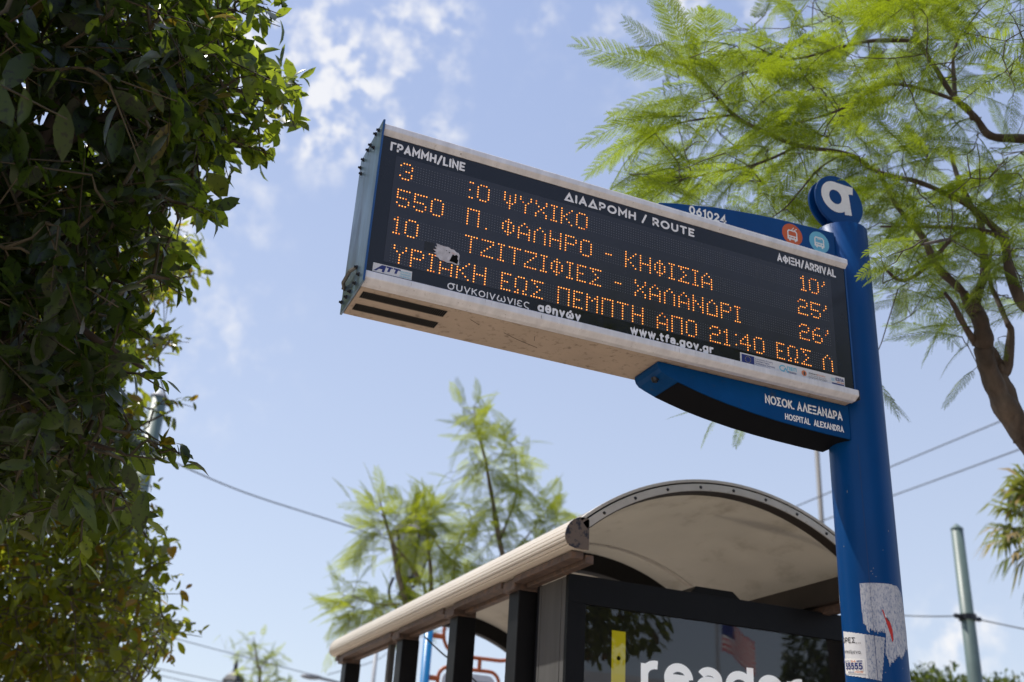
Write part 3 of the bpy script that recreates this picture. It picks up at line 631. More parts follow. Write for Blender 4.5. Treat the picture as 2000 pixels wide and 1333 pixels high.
# partner stickers
def sticker(nm, poly, mm=None): return mk(nm, flat(poly, fs2), mm or M['paper'], front)
att = sticker('maker_sticker', [(22.2, -394), (122.6, -394), (121.9, -370), (22.2, -370)])
fs3 = lambda u, v, d: (SX0+u/1000, SY-.0012-d, ST+v/1000)
mk('maker_letters', join(flat([(25, -391.2), (31.5, -391.2), (38.5, -383.8), (46.5, -383.8), (45.5, -391.2), (51.5, -391.2), (55.5, -372.5), (44.5, -372.5)], fs3), flat([(56, -372.5), (72, -372.5), (73, -376.6), (68, -376.6), (64.8, -387), (58.8, -387), (62, -376.6), (57, -376.6)][::-1], fs3), flat([(74, -372.5), (92, -372.5), (93, -376.6), (86, -376.6), (83, -387), (77, -387), (80, -376.6), (75, -376.6)][::-1], fs3)), M['navy'], att)
mk('maker_small_print', join(*[lettering(t, 91, 120, z, 4.2, .34, fs3) for t, z in (('ADVANCED', -379.5), ('TRANSPORT', -386.3), ('TELEMATICS', -392.6))]), M['cyan'], att)
eu = sticker('funding_sticker', [(1079.5, -401), (1435.5, -401.5), (1436.5, -367), (1079.7, -367.5)])
mk('union_flag', flat([(1084.5, -397.4), (1126, -397.4), (1126.2, -371.4), (1084.6, -371.4)], fs3), M['navy'], eu)
fs4 = lambda u, v, d: (SX0+u/1000, SY-.0016-d, ST+v/1000)
def star(cx, cy, r): return flat([(cx+(r if i % 2 == 0 else .42*r)*math.sin(math.pi*i/5), cy+(r if i % 2 == 0 else .42*r)*math.cos(math.pi*i/5)) for i in range(10)][::-1], fs4)
mk('flag_stars', join(*[star(1105.3+9*math.sin(2*math.pi*i/12), -384.4+9*math.cos(2*math.pi*i/12), 1.5) for i in range(12)]), M['yellowink'], eu)
mk('funding_text', join(lettering('Ευρωπαικη Ενωση', 1129, 1187, -378.3, 4.2, .32, fs3), lettering('Ευρωπαικο Ταμειο', 1129, 1176, -384.8, 4.2, .32, fs3), lettering('Περιφερειακης Αναπτυξης', 1129, 1195, -391.2, 4.2, .30, fs3), lettering('Πρωτοβουλια', 1129, 1178, -397.2, 4.2, .30, fs3)), M['navy'], eu)
mk('programme_letters', lettering('ΠΕΠ', 1236, 1268, -386.5, 11, 1.3, fs3, .2), M['cyan'], eu)
mk('programme_swoosh', join(ribbon(A(1222, -385, 11, 8.2, 60, 290, 20), 1.7, False, 0, fs3), ribbon([(1224, -393.5), (1230, -383), (1240, -396)], 1.8, False, .0001, fs3)), M['cyan'], eu)
mk('programme_lines', join(*[flat([(1238+3*i, -390-3.0*i), (1267, -390-3.0*i), (1267, -391.4-3.0*i), (1238+3*i, -391.4-3.0*i)][::-1], fs3) for i in range(3)]), M['navy'], eu)
mk('digital_logo', disc2(1294, -384, 8.8, fs3), M['orangeink'], eu); mk('digital_logo_mark', disc2(1295, -384.5, 3.2, fs4, 0, 20, 6), M['dkgrey'], eu)
mk('digital_text', join(lettering('ψηφιακη'.replace('ψ', 'φ'), 1310, 1338, -381.4, 4.6, .42, fs3), *[lettering(t, 1310, x1, z, 3.8, .22, fs3) for t, z, x1 in (('Ολα ειναι δυνατα', -387.3, 1370), ('Επιχειρησιακο Προγραμμα', -392.6, 1374), ('Κοινωνια', -397.4, 1366))]), M['dkgrey'], eu)
mk('digital_text_orange', lettering('Ελλαδα', 1340, 1367, -381.4, 4.6, .42, fs3), M['orangeink'], eu)
mk('framework_letters', lettering('ΕΣΠΑ', 1404, 1433, -382.5, 9.5, 1.1, fs3, .2), M['navy'], eu)
mk('framework_swoosh', join(*[ribbon([(1389, -376.5-3.3*i), (1394, -378-3.3*i), (1400, -375.5-3.3*i)], .7, False, 0, fs3) for i in range(3)]), M['cyan'], eu)
mk('framework_band', flat([(1390, -394.5), (1433, -394.5), (1433, -390.6), (1390, -390.6)], fs3), M['navy'], eu)
mk('framework_years', lettering('2007-2013'.replace('7', '1').replace('3', '5').replace('-', ' '), 1408, 1433, -388.6, 4, .4, fs3), M['orangeink'], eu)
# torn sticker over the dots
tp = [(150, -277), (158, -280), (164, -274), (175.4, -275.8), (188, -276.5), (199, -279), (210, -276.5), (216, -280), (224, -280), (231, -285), (237, -286.5), (240.5, -292), (241, -306), (241.2, -320.3), (231, -322), (222, -319), (209, -321.4), (198, -319), (190, -319.5), (184, -314), (178, -313), (172, -308), (178, -303), (170, -299), (175, -296), (168, -290), (176, -288)][4:]
tp = [(176, -274.5), (188, -276.5), (199, -277.5), (210, -276.5), (216, -280.5), (224, -280), (231, -285.5), (237, -286.5), (240.5, -292), (240, -306), (241.2, -320.5), (231, -322), (222, -319.5), (209, -321.4), (198, -319), (190, -319.5), (184, -313), (177, -312.5), (179, -306), (171, -303), (178, -299), (169, -293.5), (178, -291), (173, -284), (179, -283)]
ts = mk('torn_sticker', flat(tp[::-1], lambda u, v, d: (SX0+u/1000, SY-.0024-d, ST+v/1000)), M['torn'], scr); tag(ts, 'torn remains of a white sticker over the dot letters')
mk('bare_patch', join(flat([(214, -316), (222, -294), (227, -297), (231, -293), (236, -296), (235, -305), (238, -307), (236, -319), (224, -316)], lambda u, v, d: (SX0+u/1000, SY-.0030-d, ST+v/1000)), flat([(203, -287), (206, -288), (204.5, -290.5)], lambda u, v, d: (SX0+u/1000, SY-.0030-d, ST+v/1000)), flat([(210, -290), (214.5, -291), (212.5, -294)], lambda u, v, d: (SX0+u/1000, SY-.0030-d, ST+v/1000))), M['slot'], ts)
mk('glue_mark', flat([(146, -300), (172, -300), (172, -274), (146, -276)], lambda u, v, d: (SX0+u/1000, SY-.0011-d, ST+v/1000)), mat('glue_mark', (.012, .012, .013), .5), scr)

# orange dots: 5 x 7 letters on a 7.62 mm grid
LED = {' ': ['000']*7}
def F7(ch, *rows): LED[ch] = list(rows)
F7('3', '01110', '10001', '00001', '00110', '00001', '10001', '01110'); F7('5', '11111', '10000', '10000', '11110', '00001', '10001', '01110')
F7('0', '01110', '10001', '10001', '10001', '10001', '10001', '01110'); LED['Ο'] = LED['0']; F7('1', '010', '110', '010', '010', '010', '010', '111')
F7('2', '01110', '10001', '00001', '01110', '10000', '10000', '11111'); F7('6', '00110', '01000', '10000', '11110', '10001', '10001', '01110')
F7('4', '00010', '00110', '01010', '10010', '11111', '00010', '00010'); F7('Π', '11111', *['10001']*6); F7('Φ', '00100', '01110', '10101', '10101', '10101', '01110', '00100')
F7('Α', '00100', '01010', '10001', '10001', '11111', '10001', '10001'); F7('Λ', '00100', '01010', *['10001']*5); F7('Η', '10001', '10001', '10001', '11111', '10001', '10001', '10001')
F7('Ρ', '11110', '10001', '10001', '11110', '10000', '10000', '10000'); F7('Κ', '10001', '10010', '10100', '11000', '10100', '10010', '10001'); F7('Ι', '111', *['010']*5, '111')
F7('Σ', '11111', '01000', '00100', '00010', '00100', '01000', '11111'); F7('Τ', '11111', *['00100']*6); F7('Ζ', '11111', '00001', '00010', '00100', '01000', '10000', '11111')
F7('Ε', '1111', '1000', '1000', '1110', '1000', '1000', '1111'); F7('Χ', '10001', '10001', '01010', '00100', '01010', '10001', '10001'); F7('Ψ', '10001', '10101', '10101', '10101', '01110', '00100', '00100')
F7('Υ', '10001', '10001', '01010', '00100', '00100', '00100', '00100'); F7('Ω', '01110', '10001', '10001', '10001', '10001', '01010', '11011'); F7('Μ', '10001', '11011', '10101', '10001', '10001', '10001', '10001')
F7('Ν', '10001', '10001', '11001', '10101', '10011', '10001', '10001'); F7('Δ', '00100', '01010', '10001', '10001', '10001', '10001', '11111'); F7("'", '01', '01', '10', '00', '00', '00', '00')
F7('-', '000', '000', '000', '111', '000', '000', '000'); F7('.', *['0']*6, '1'); F7(':', '0', '1', '0', '0', '0', '1', '0'); F7('e', '11', '00', '00', '10', '00', '00', '11')
ROWS = [
 [(0, '3'), (25, 'e'), (28, 'Ο'), (38, 'Ψ'), (44, 'Υ'), (50, 'Χ'), (56, 'Ι'), (60, 'Κ'), (66, 'Ο'), (163, '1'), (167, '0'), (173, "'")],
 [(0, '5'), (6, '5'), (12, '0'), (25, 'Π'), (32, '.'), (38, 'Φ'), (44, 'Α'), (50, 'Λ'), (56, 'Η'), (62, 'Ρ'), (68, 'Ο'), (78, '-'), (86, 'Κ'), (92, 'Η'), (98, 'Φ'), (104, 'Ι'), (108, 'Σ'), (114, 'Ι'), (118, 'Α'), (161, '2'), (167, '5'), (173, "'")],
 [(0, '1'), (4, '0'), (25, 'Τ'), (31, 'Ζ'), (37, 'Ι'), (41, 'Τ'), (47, 'Ζ'), (53, 'Ι'), (57, 'Φ'), (63, 'Ι'), (67, 'Ε'), (72, 'Σ'), (82, '-'), (90, 'Χ'), (96, 'Α'), (102, 'Λ'), (108, 'Α'), (114, 'Ν'), (120, 'Δ'), (126, 'Ρ'), (132, 'Ι'), (161, '2'), (167, '6'), (173, "'")],
 [(1, 'Υ'), (7, 'Ρ'), (13, 'Ι'), (17, 'Α'), (23, 'Κ'), (29, 'Η'), (39, 'Ε'), (44, 'Ω'), (50, 'Σ'), (60, 'Π'), (66, 'Ε'), (71, 'Μ'), (77, 'Π'), (83, 'Τ'), (89, 'Η'), (99, 'Α'), (105, 'Π'), (111, 'Ο'), (121, '2'), (127, '1'), (132, ':'), (134, '4'), (140, '0'), (150, 'Ε'), (155, 'Ω'), (161, 'Σ'), (171, 'Λ')]]
LX, LZ, RP = .55777, CAM_Z+1.54099, .08062; DP = .00762
def dot(cx, cz, r, y, n=8): return [(cx+r*math.cos(2*math.pi*i/n), y, cz+r*math.sin(2*math.pi*i/n)) for i in range(n)]
lit = set()
for ri, row in enumerate(ROWS):
    words, prev = [], None                                   # one mesh per word
    for c0, ch in row:
        if prev is None or c0-prev > 4: words.append([])
        words[-1].append((c0, ch)); prev = c0+len(LED[ch][0])
    for word in words:
        V, F, mi = [], [], []; r_ = random.Random(ri*100+word[0][0])
        for c0, ch in word:
            for rr_, line in enumerate(LED[ch]):
                for cc, b in enumerate(line):
                    if b == '1':
                        lit.add((ri, rr_, c0+cc)); x, z = LX+DP*(c0+cc), LZ-RP*ri-DP*rr_
                        for rad, y, k in ((.00225, SY-.0012, 1), (.00128, SY-.0018, 2 if r_.random() < .07 else 0)):
                            b0 = len(V); V += dot(x, z, rad, y, 10); F.append(tuple(range(b0, b0+10))); mi.append(k)
        mk('dot_text', (V, F), [M['led_core'], M['led_rim'], M['led_dim']], scr, mat_idx=mi)
V, F = [], []
for ri in range(4):
    for rr_ in range(7):
        for c in range(176):
            if (ri, rr_, c) not in lit:
                b0 = len(V); V += dot(LX+DP*c, LZ-RP*ri-DP*rr_, .00125, SY-.0010, 6); F.append(tuple(range(b0, b0+6)))
tag(mk('unlit_dots', (V, F), M['led_off'], scr), kind='stuff')

# vents in the underside
def vent(x0, x1, y0, y1):
    z = BB-.0006
    s = mk('vent_slot', ([(x0, y0, z), (x1, y0, z), (x1, y1, z), (x0, y1, z)], [(0, 3, 2, 1)]), M['slot'], case)
    g = [box(x0+(x1-x0)*i/42, x0+(x1-x0)*i/42+.0012, y0, y1, z-.0012, z-.0002) for i in range(43)] + [box(x0, x1, y0+(y1-y0)*k, y0+(y1-y0)*k+.001, z-.0018, z-.0013) for k in (.0, .96)]
    mk('vent_grille', join(*g), M['mesh'], s)
vent(.512, .731, 2.285, 2.320); vent(.514, .733, 2.3585, 2.3945)
# scratches on the underside
for a, b, c, d in ((.905, 2.33, .955, 2.352), (.955, 2.352, 1.02, 2.372), (.80, 2.30, .83, 2.318), (.985, 2.312, .995, 2.335)):
    mk('scratch', tube([(a, b, BB-.0003), (c, d, BB-.0003)], .0006, 4), M['bolt'], case)
# end plate with bolts
ep = mk('end_plate', box(SX0-.0022, SX0+.0035, SY-.017, SYB+.004, BB-.004, BT+.005), M['steelblue'], case, bevel=.0012)
mk('plate_edge', box(SX0-.0016, SX0+.0030, SY-.0184, SY-.0172, BB-.002, BT+.0045), M['blue_edge'], ep)
def bolt(y, z): return join(cyl((SX0-.0025, y, z), (SX0-.006, y, z), .0052, n=14), cyl((SX0-.006, y, z), (SX0-.0105, y, z), .0034, n=6))
for y, z in ((2.2555, 3.131), (2.287, 3.139), (2.333, 3.133), (2.290, 3.098), (2.356, 3.131), (2.401, 3.128), (2.423, 3.115), (2.403, 3.084), (2.302, 2.748), (2.268, 2.712), (2.415, 2.739), (2.298, 2.701), (2.344, 2.699), (2.376, 2.698), (2.426, 2.705)):
    mk('bolt', bolt(y, z), M['bolt'], ep)
mk('strap', tube([(SX0-.004, 2.302, 2.748), (SX0-.013, 2.33, 2.748), (SX0-.014, 2.39, 2.742), (SX0-.004, 2.415, 2.739)], .005, 6), mat('grey_strap', (.16, .16, .15), .6), ep)

# ------------------------------------------------------------------ the bus shelter
Y0, Y1 = 3.262, 6.53
AX, AH, AR = 2.242, .642, .975; AZ = 2.748-AR
def arc(r, n=40, half=None):
    a = math.asin(min(1, (half or AH)/AR)); return [(AX+r*math.sin(-a+2*a*i/n), AZ+r*math.cos(-a+2*a*i/n)) for i in range(n+1)]
def arc_band(r0, r1, y0, y1, n=40, half=None):
    o, i_ = arc(r1, n, half), arc(r0, n, half); return extrude_strip(o, i_, y0, y1)
def extrude_strip(o, i_, y0, y1):
    n = len(o); V = [(x, y0, z) for x, z in o]+[(x, y0, z) for x, z in i_]+[(x, y1, z) for x, z in o]+[(x, y1, z) for x, z in i_]; F = []
    for k in range(n-1):
        F += [(n+k, n+k+1, k+1, k), (2*n+k, 2*n+k+1, 3*n+k+1, 3*n+k), (k, k+1, 2*n+k+1, 2*n+k), (n+k+1, n+k, 3*n+k, 3*n+k+1)]
    F += [(0, 2*n, 3*n, n), (n-1, 2*n-1, 4*n-1, 3*n-1)]; return V, F
sh_ = empty('bus_shelter', (AX, (Y0+Y1)/2, 0), 'charcoal bus shelter with a cream barrel-vault roof behind the stop pole', 'bus shelter')
roof = mk('roof', arc_band(AR-.016, AR-.002, Y0+.004, Y1-.004), M['roof_in'], sh_); 
for p_ in roof.data.polygons: p_.use_smooth = False
for y, s in ((Y0, 1), (Y1, -1)):
    e = mk('edge_trim', arc_band(AR-.010, AR+.001, min(y, y+.030*s), max(y, y+.030*s)), M['trim'], roof, bevel=.001)
    mk('edge_gasket', arc_band(AR-.0155, AR-.0102, min(y+.004*s, y+.020*s), max(y+.004*s, y+.020*s)), M['slot'], e)
    mk('edge_lip', arc_band(AR-.043, AR-.0158, min(y, y+.055*s), max(y, y+.055*s)), M['trim'], e, bevel=.001)
    mk('lip_lining', arc_band(AR-.0465, AR-.0432, min(y+.004*s, y+.055*s), max(y+.004*s, y+.055*s), half=AH-.012), M['brownsteel'], e)
for k in range(9):
    a_ = math.asin(AH/AR)*(-.86+1.72*k/8); q_ = (AX+(AR-.030)*math.sin(a_), AZ+(AR-.030)*math.cos(a_))
    mk('rivet', cyl((q_[0], Y0-.0001, q_[1]), (q_[0], Y0-.004, q_[1]), .0065, .004, 10), M['bolt'], sh_)
# lining panel joints across the vault
for yy in (4.32, 5.43):
    mk('lining_joint', arc_band(AR-.0185, AR-.0162, yy, yy+.03), M['trim'], roof)
# ribs under the roof
RIBS = (4.54, 5.33, 6.42)
for y in RIBS:
    mk('rib', arc_band(AR-.105, AR-.0165, y-.03, y+.03, half=AH-.04), M['darksteel'], sh_)
# gutters: a rounded cream extrusion along each eave
def gutter_profile(side):
    base = [(.000, 2.402), (.000, 2.508), (-.012, 2.5125), (-.030, 2.5135), (-.046, 2.509), (-.060, 2.501), (-.072, 2.490), (-.081, 2.477), (-.087, 2.462), (-.090, 2.446), (-.089, 2.431), (-.083, 2.417), (-.072, 2.408), (-.052, 2.4025), (-.026, 2.401)]
    pts = [(1.636+x, z) for x, z in base]; out = []
    for k, p in enumerate(pts):
        out.append(p)
        if 4 <= k <= 11:                                    # shallow grooves along the rounded face
            q = pts[k+1]; mx, mz = (p[0]+q[0])/2, (p[1]+q[1])/2; cx, cz = 1.60, 2.455; d = math.hypot(mx-cx, mz-cz)
            out += [(p[0]*.6+q[0]*.4, p[1]*.6+q[1]*.4), (mx-(mx-cx)/d*.0055, mz-(mz-cz)/d*.0055), (p[0]*.4+q[0]*.6, p[1]*.4+q[1]*.6)]
    if side > 0: out = [(2*AX-x, z) for x, z in out][::-1]
    return out
for side in (-1, 1):
    g = mk('gutter', extrude(gutter_profile(side), 'y', Y0+.006, Y1+.02), M['cream'], sh_)
    pr = [(1.636+(x-1.636)*1.01+.0005, 2.455+(z-2.455)*1.01) for x, z in [(p[0], p[1]) for p in gutter_profile(-1)]]
    if side > 0: pr = [(2*AX-x, z) for x, z in pr][::-1]
    for ya, yb in ((Y0, Y0+.0055), (Y1+.0205, Y1+.026)): mk('end_cap', extrude(pr, 'y', ya, yb), M['cap'], g)
    sx = lambda x: x if side < 0 else 2*AX-x
    X = lambda a, b: (min(sx(a), sx(b)), max(sx(a), sx(b)))
    # lower rail of the eave, broken by collars at the posts
    for ya, yb in ((Y0+.03, 3.80), (3.93, 4.47), (4.61, 5.26), (5.40, 6.37), (6.47, Y1)):
        a, b = X(1.585, 1.632); mk('eave_rail', box(a, b, ya, yb, 2.374, 2.3985), M['rust'], sh_, bevel=.002)
        a, b = X(1.640, 1.672); mk('inner_rail', box(a, b, ya, yb, 2.362, 2.392), M['rust'], sh_, bevel=.002)
    a, b = X(1.637, 1.70); mk('eave_beam', box(a, b, Y0+(.42 if side < 0 else .05), Y1-.03, 2.393, 2.455 if side < 0 else 2.485), M['brownsteel'], sh_)
    if side < 0:
        for y in (3.86, 4.54, 5.33, 6.42):
            mk('collar', box(1.590, 1.70, y-.058, y+.058, 2.352, 2.3925), M['rust'], sh_, bevel=.004)
            mk('post', box(1.615, 1.705, y-.05, y+.05, 0, 2.353), M['darksteel'], sh_, bevel=.003)
    else:
        for y in (3.86, 4.54, 5.33, 6.42):
            mk('post', box(2*AX-1.705, 2*AX-1.635, y-.04, y+.04, 0, 2.361), M['darksteel'], sh_, bevel=.003)
mk('glazing_bar', box(1.635, 1.665, 5.555, 5.60, 0, 2.361), M['case_side'], sh_, bevel=.002)
mk('bench', join(box(2.30, 2.66, 4.3, 6.1, .43, .46), *[box(2.36, 2.60, y, y+.06, 0, .43) for y in (4.5, 5.8)]), M['darksteel'], sh_, bevel=.004)
mk('cable', tube(smooth_path([(1.72, 5.25, 2.37), (1.75, 5.05, 2.27), (1.80, 4.85, 2.17), (1.83, 4.66, 2.06), (1.85, 4.6, 1.9)], 5), .0045, 6), M['wire'], sh_)

# ------------------------------------------------------------------ advertising panel under the near end of the roof
ax0, ax1, ay0, ay1, az0, az1 = 1.677, 3.02, 3.500, 3.776, .22, 2.370
ad = empty('advertising_panel', ((ax0+ax1)/2, 3.64, 0), 'black glazed advertising case with a yellow bar and white reader lettering', 'advertising panel')
body = mk('case', box(ax0+.012, ax1-.012, ay0+.022, ay1-.02, az0, az1-.004), M['case'], ad, bevel=.003)
fw_, ft = .074, .102
fr = mk('door_frame', join(box(ax0, ax1, ay0, ay0+.0215, az1-ft, az1), box(ax0, ax1, ay0, ay0+.0215, az0, az0+.12), box(ax0, ax0+fw_, ay0, ay0+.0215, az0+.12, az1-ft), box(ax1-fw_, ax1, ay0, ay0+.0215, az0+.12, az1-ft)), M['case'], ad, bevel=.0015)
mk('rear_frame', box(ax0, ax1, ay1-.0195, ay1, az0, az1), M['case'], ad, bevel=.002)
for xs, s in ((ax0, 1), (ax1, -1)):
    for ya, yb in ((3.5235, 3.556), (3.5605, 3.735), (3.7395, 3.7555)):
        mk('side_strip', box(min(xs+.001*s, xs+.0118*s), max(xs+.001*s, xs+.0118*s), ya, yb, az0+.02, az1-.006), M['case_side'], ad, bevel=.0012)
for xx in (ax0+.18, ax1-.26): mk('foot', box(xx, xx+.08, 3.58, 3.70, 0, az0), M['darksteel'], ad, bevel=.003)
mk('top_block', extrude([(2.235, az1-.003), (2.285, az1+.052), (2.455, az1+.052), (2.525, az1-.003)], 'y', 3.60, 3.74), M['darksteel'], ad, bevel=.002)
fa = lambda u, v, d: (u, 3.5165-d, v)
post = mk('poster', flat([(ax0+fw_-.004, az0+.115), (ax1-fw_+.004, az0+.115), (ax1-fw_+.004, az1-ft+.004), (ax0+fw_-.004, az1-ft+.004)], fa), M['poster'], ad)
mk('yellow_bar', flat([(1.8675, 1.55), (1.9245, 1.55), (1.9245, 2.190), (1.8675, 2.190)], fa, .0004), M['yellow'], post)
mk('bar_dot', disc2(1.8968, 2.0935, .0078, fa, .0008), M['slot'], post)
mk('poster_lettering', lettering('reader', 1.989, 2.716, 1.990, .1445, .0152, fa, .10, caps_round=False, d0=.0005), M['posterwhite'], post)
pg = bpy.data.materials.new('panel_glass'); pg.use_nodes = True
n_, l_ = pg.node_tree.nodes, pg.node_tree.links; n_.remove(n_['Principled BSDF'])
gl = n_.new('ShaderNodeBsdfGlossy'); gl.inputs['Roughness'].default_value = .012; tp_ = n_.new('ShaderNodeBsdfTransparent'); mx_ = n_.new('ShaderNodeMixShader'); fr_ = n_.new('ShaderNodeFresnel'); fr_.inputs['IOR'].default_value = 1.62
add_ = n_.new('ShaderNodeMath'); add_.operation = 'MULTIPLY'; add_.inputs[1].default_value = 1.6; l_.new(fr_.outputs[0], add_.inputs[0])
l_.new(add_.outputs[0], mx_.inputs[0]); l_.new(tp_.outputs[0], mx_.inputs[1]); l_.new(gl.outputs[0], mx_.inputs[2]); l_.new(mx_.outputs[0], n_['Material Output'].inputs[0])
mk('glass', flat([(ax0+fw_-.003, az0+.118), (ax1-fw_+.003, az0+.118), (ax1-fw_+.003, az1-ft+.003), (ax0+fw_-.003, az1-ft+.003)], lambda u, v, d: (u, 3.5105, v)), pg, ad)

# ------------------------------------------------------------------ poles, wires, lanterns, the tram stop behind
def ground_under(p): return (p[0], p[1], 0.0)
def pole_thing(px, py, dist, r0, r1, label, cat, mm, name='tram_pole', cap=True, group=None, top_extra=0, top_mat=None):
    p = P(px, py, dist); zt = p[2]+top_extra
    o = empty(name, (p[0], p[1], 0), label, cat, group)
    sf = mk('shaft', tube([(p[0], p[1], 0), (p[0], p[1], zt*.5), (p[0], p[1], zt)], [r0, (r0+r1)/2, r1], 20), mm, o, smooth=True)
    if cap: mk('cap', tube([(p[0], p[1], zt), (p[0], p[1], zt+.02), (p[0], p[1], zt+r1*1.1)], [r1*1.05, r1*1.05, r1*.15], 20), top_mat or mm, o)
    return o, p, zt
lp, lpp, lz = pole_thing(310, 778, 14, .115, .105, 'grey green tram pole rising behind the citrus trees, span wire clamped to it', 'pole', M['green_pole'], top_mat=M['grey_pole'])
a_w = P(287, 902, 14.05); a_w = np.array([lpp[0], lpp[1], a_w[2]])
mk('clamp', join(cyl((a_w[0], a_w[1], a_w[2]-.05), (a_w[0], a_w[1], a_w[2]+.05), .13, n=20), cyl(a_w+[.1, 0, 0], a_w+[.22, 0, -.02], .035, n=8), cyl(a_w-[.1, 0, 0], a_w-[.22, 0, -.02], .035, n=8)), M['lantern'], lp)
rp, rpp, rz = pole_thing(1869, 1036, 15, .108, .076, 'tapering green tram pole right of the blue stop pole with a clamp and wires', 'pole', M['green_pole'])
rcl = P(1893, 1211, 14.9); rcl = np.array([rpp[0], rpp[1], rcl[2]])
mk('clamp', join(cyl(rcl-[0, 0, .035], rcl+[0, 0, .035], .108, n=20), cyl(rcl-[.2, 0, 0], rcl+[.2, 0, 0], .03, n=8)), M['lantern'], rp)
pole_thing(1594, 860, 24, .055, .05, 'thin grey pole standing behind the roof left of the stop pole', 'pole', mat('dull_mast', (.12, .115, .11), .6), name='mast')
fp_, fpp, fz = pole_thing(736, 1262, 26, .06, .045, 'thin pale pole with a side arm seen between the shelter posts', 'pole', M['grey_pole'], name='street_pole', cap=False)
mk('arm', tube([(fpp[0], fpp[1], fz-.02), (fpp[0]+.9, fpp[1]-.3, fz+.06)], .03, 8), M['grey_pole'], fp_)
def wire(pts, r, label, sub=10, group='overhead tram wires'):
    ps = [np.asarray(p, float) for p in pts]
    o = mk('overhead_wire', tube(smooth_path(ps, sub), r, 6), M['wire'], smooth=True)
    return tag(o, label, 'wire', group)
wire([a_w+[.2, 0, 0], P(480, 963, 15), P(690, 1031, 16.5), P(960, 1122, 19), P(1300, 1240, 24)], .010, 'span wire running from the left tram pole down to the roof')
wire([P(1480, 1021, 22), P(1740, 912, 19.5), P(2010, 800, 17.5), P(2300, 680, 15)], .012, 'upper of the two wires crossing the sky right of the blue pole')
wire([P(1480, 1062, 22), P(1745, 968, 19.5), P(2010, 871, 17.5), P(2300, 760, 15)], .012, 'lower of the two wires crossing the sky right of the blue pole')
wire([P(1560, 1192, 19), P(1770, 1203, 16), rcl-[.15, 0, 0]], .009, 'short wire from the right tram pole towards the blue pole')
wire([rcl+[.15, 0, 0], P(2010, 1231, 13.5), P(2300, 1290, 11)], .009, 'wire leaving the right tram pole for the right edge')
wire([P(250, 1220, 20), P(370, 1255, 20.5), P(620, 1321, 22), P(900, 1395, 24)], .008, 'faint wire above the low lantern, topmost of the lower left ones')
wire([P(200, 1285, 20), P(316, 1308, 20.5), P(435, 1333, 21), P(700, 1390, 23)], .008, 'middle one of the faint wires at the lower left')
wire([P(200, 1296, 22), P(300, 1317, 22.5), P(377, 1334, 23), P(700, 1405, 25)], .008, 'lowest of the faint wires at the lower left')
wire([P(640, 1318, 26), P(735, 1290, 27), P(800, 1250, 28), P(1000, 1200, 30)], .010, 'faint wire seen through the bays of the shelter')

# ornate lanterns
def lantern():
    o = empty('street_lantern', (0, 0, 0), 'large dark iron street lantern half hidden by the young jacaranda', 'street lamp', 'ornate street lanterns')
    def ring(z, r): return [(r*math.cos(R(60*k+30)), r*math.sin(R(60*k+30)), z) for k in range(6)]
    mk('column', tube([(0, 0, 0), (0, 0, .5), (0, 0, .55), (0, 0, 2.2), (0, 0, 4.05)], [.16, .15, .09, .07, .05], 16), M['lantern'], o, smooth=True)
    mk('collar', tube([(0, 0, 4.03), (0, 0, 4.06), (0, 0, 4.12), (0, 0, 4.16)], [.07, .12, .12, .09], 16), M['lantern'], o)
    body = []
    lo, hi = ring(4.30, .15), ring(4.86, .29)
    for k in range(6):
        body.append(tube([lo[k], hi[k]], .016, 6)); body.append(tube([lo[k], lo[(k+1) % 6]], .016, 6)); body.append(tube([hi[k], hi[(k+1) % 6]], .022, 6))
        body.append(tube([(0, 0, 4.14), lo[k]], .014, 6))
    fr = mk('frame', join(*body), M['lantern'], o)
    V = lo+hi; mk('pane', ([tuple(.97*c if i < 2 else c for i, c in enumerate(v)) for v in V], [(k, (k+1) % 6, 6+(k+1) % 6, 6+k) for k in range(6)]), M['lglass'], fr)
    V = ring(4.87, .34)+ring(5.00, .24)+ring(5.10, .10)+ring(5.16, .07); F = [(6*j+k, 6*j+(k+1) % 6, 6*j+6+(k+1) % 6, 6*j+6+k) for j in range(3) for k in range(6)]+[tuple(range(18, 24)), tuple(range(5, -1, -1))]
    mk('hood', (V, F), M['lantern'], o)
    mk('finial', join(cyl((0, 0, 5.15), (0, 0, 5.24), .045, .06, 10), sphere((0, 0, 5.28), .06), cyl((0, 0, 5.3), (0, 0, 5.44), .045, .02, 8)), M['lantern'], o)
    for s in (-1, 1): mk('bracket', tube(smooth_path([(0, 0, 3.9), (s*.16, 0, 3.95), (s*.24, 0, 4.12), (s*.20, 0, 4.3)], 4), .02, 6), M['lantern'], o)
    return o
def copy_tree(o, parent=None):
    c = o.copy(); COL.objects.link(c)
    if parent is not None: c.parent = parent
    for ch in list(o.children): copy_tree(ch, c)
    return c
lan = lantern()
t_ = P(806, 1048, 14.0); lan.location = (t_[0], t_[1], t_[2]-4.86)
lan2 = copy_tree(lan); lan2['label'] = 'small far lantern top poking up at the bottom left, by the small tree'
t_ = P(456, 1331, 31); lan2.location = (t_[0], t_[1], t_[2]-4.86)

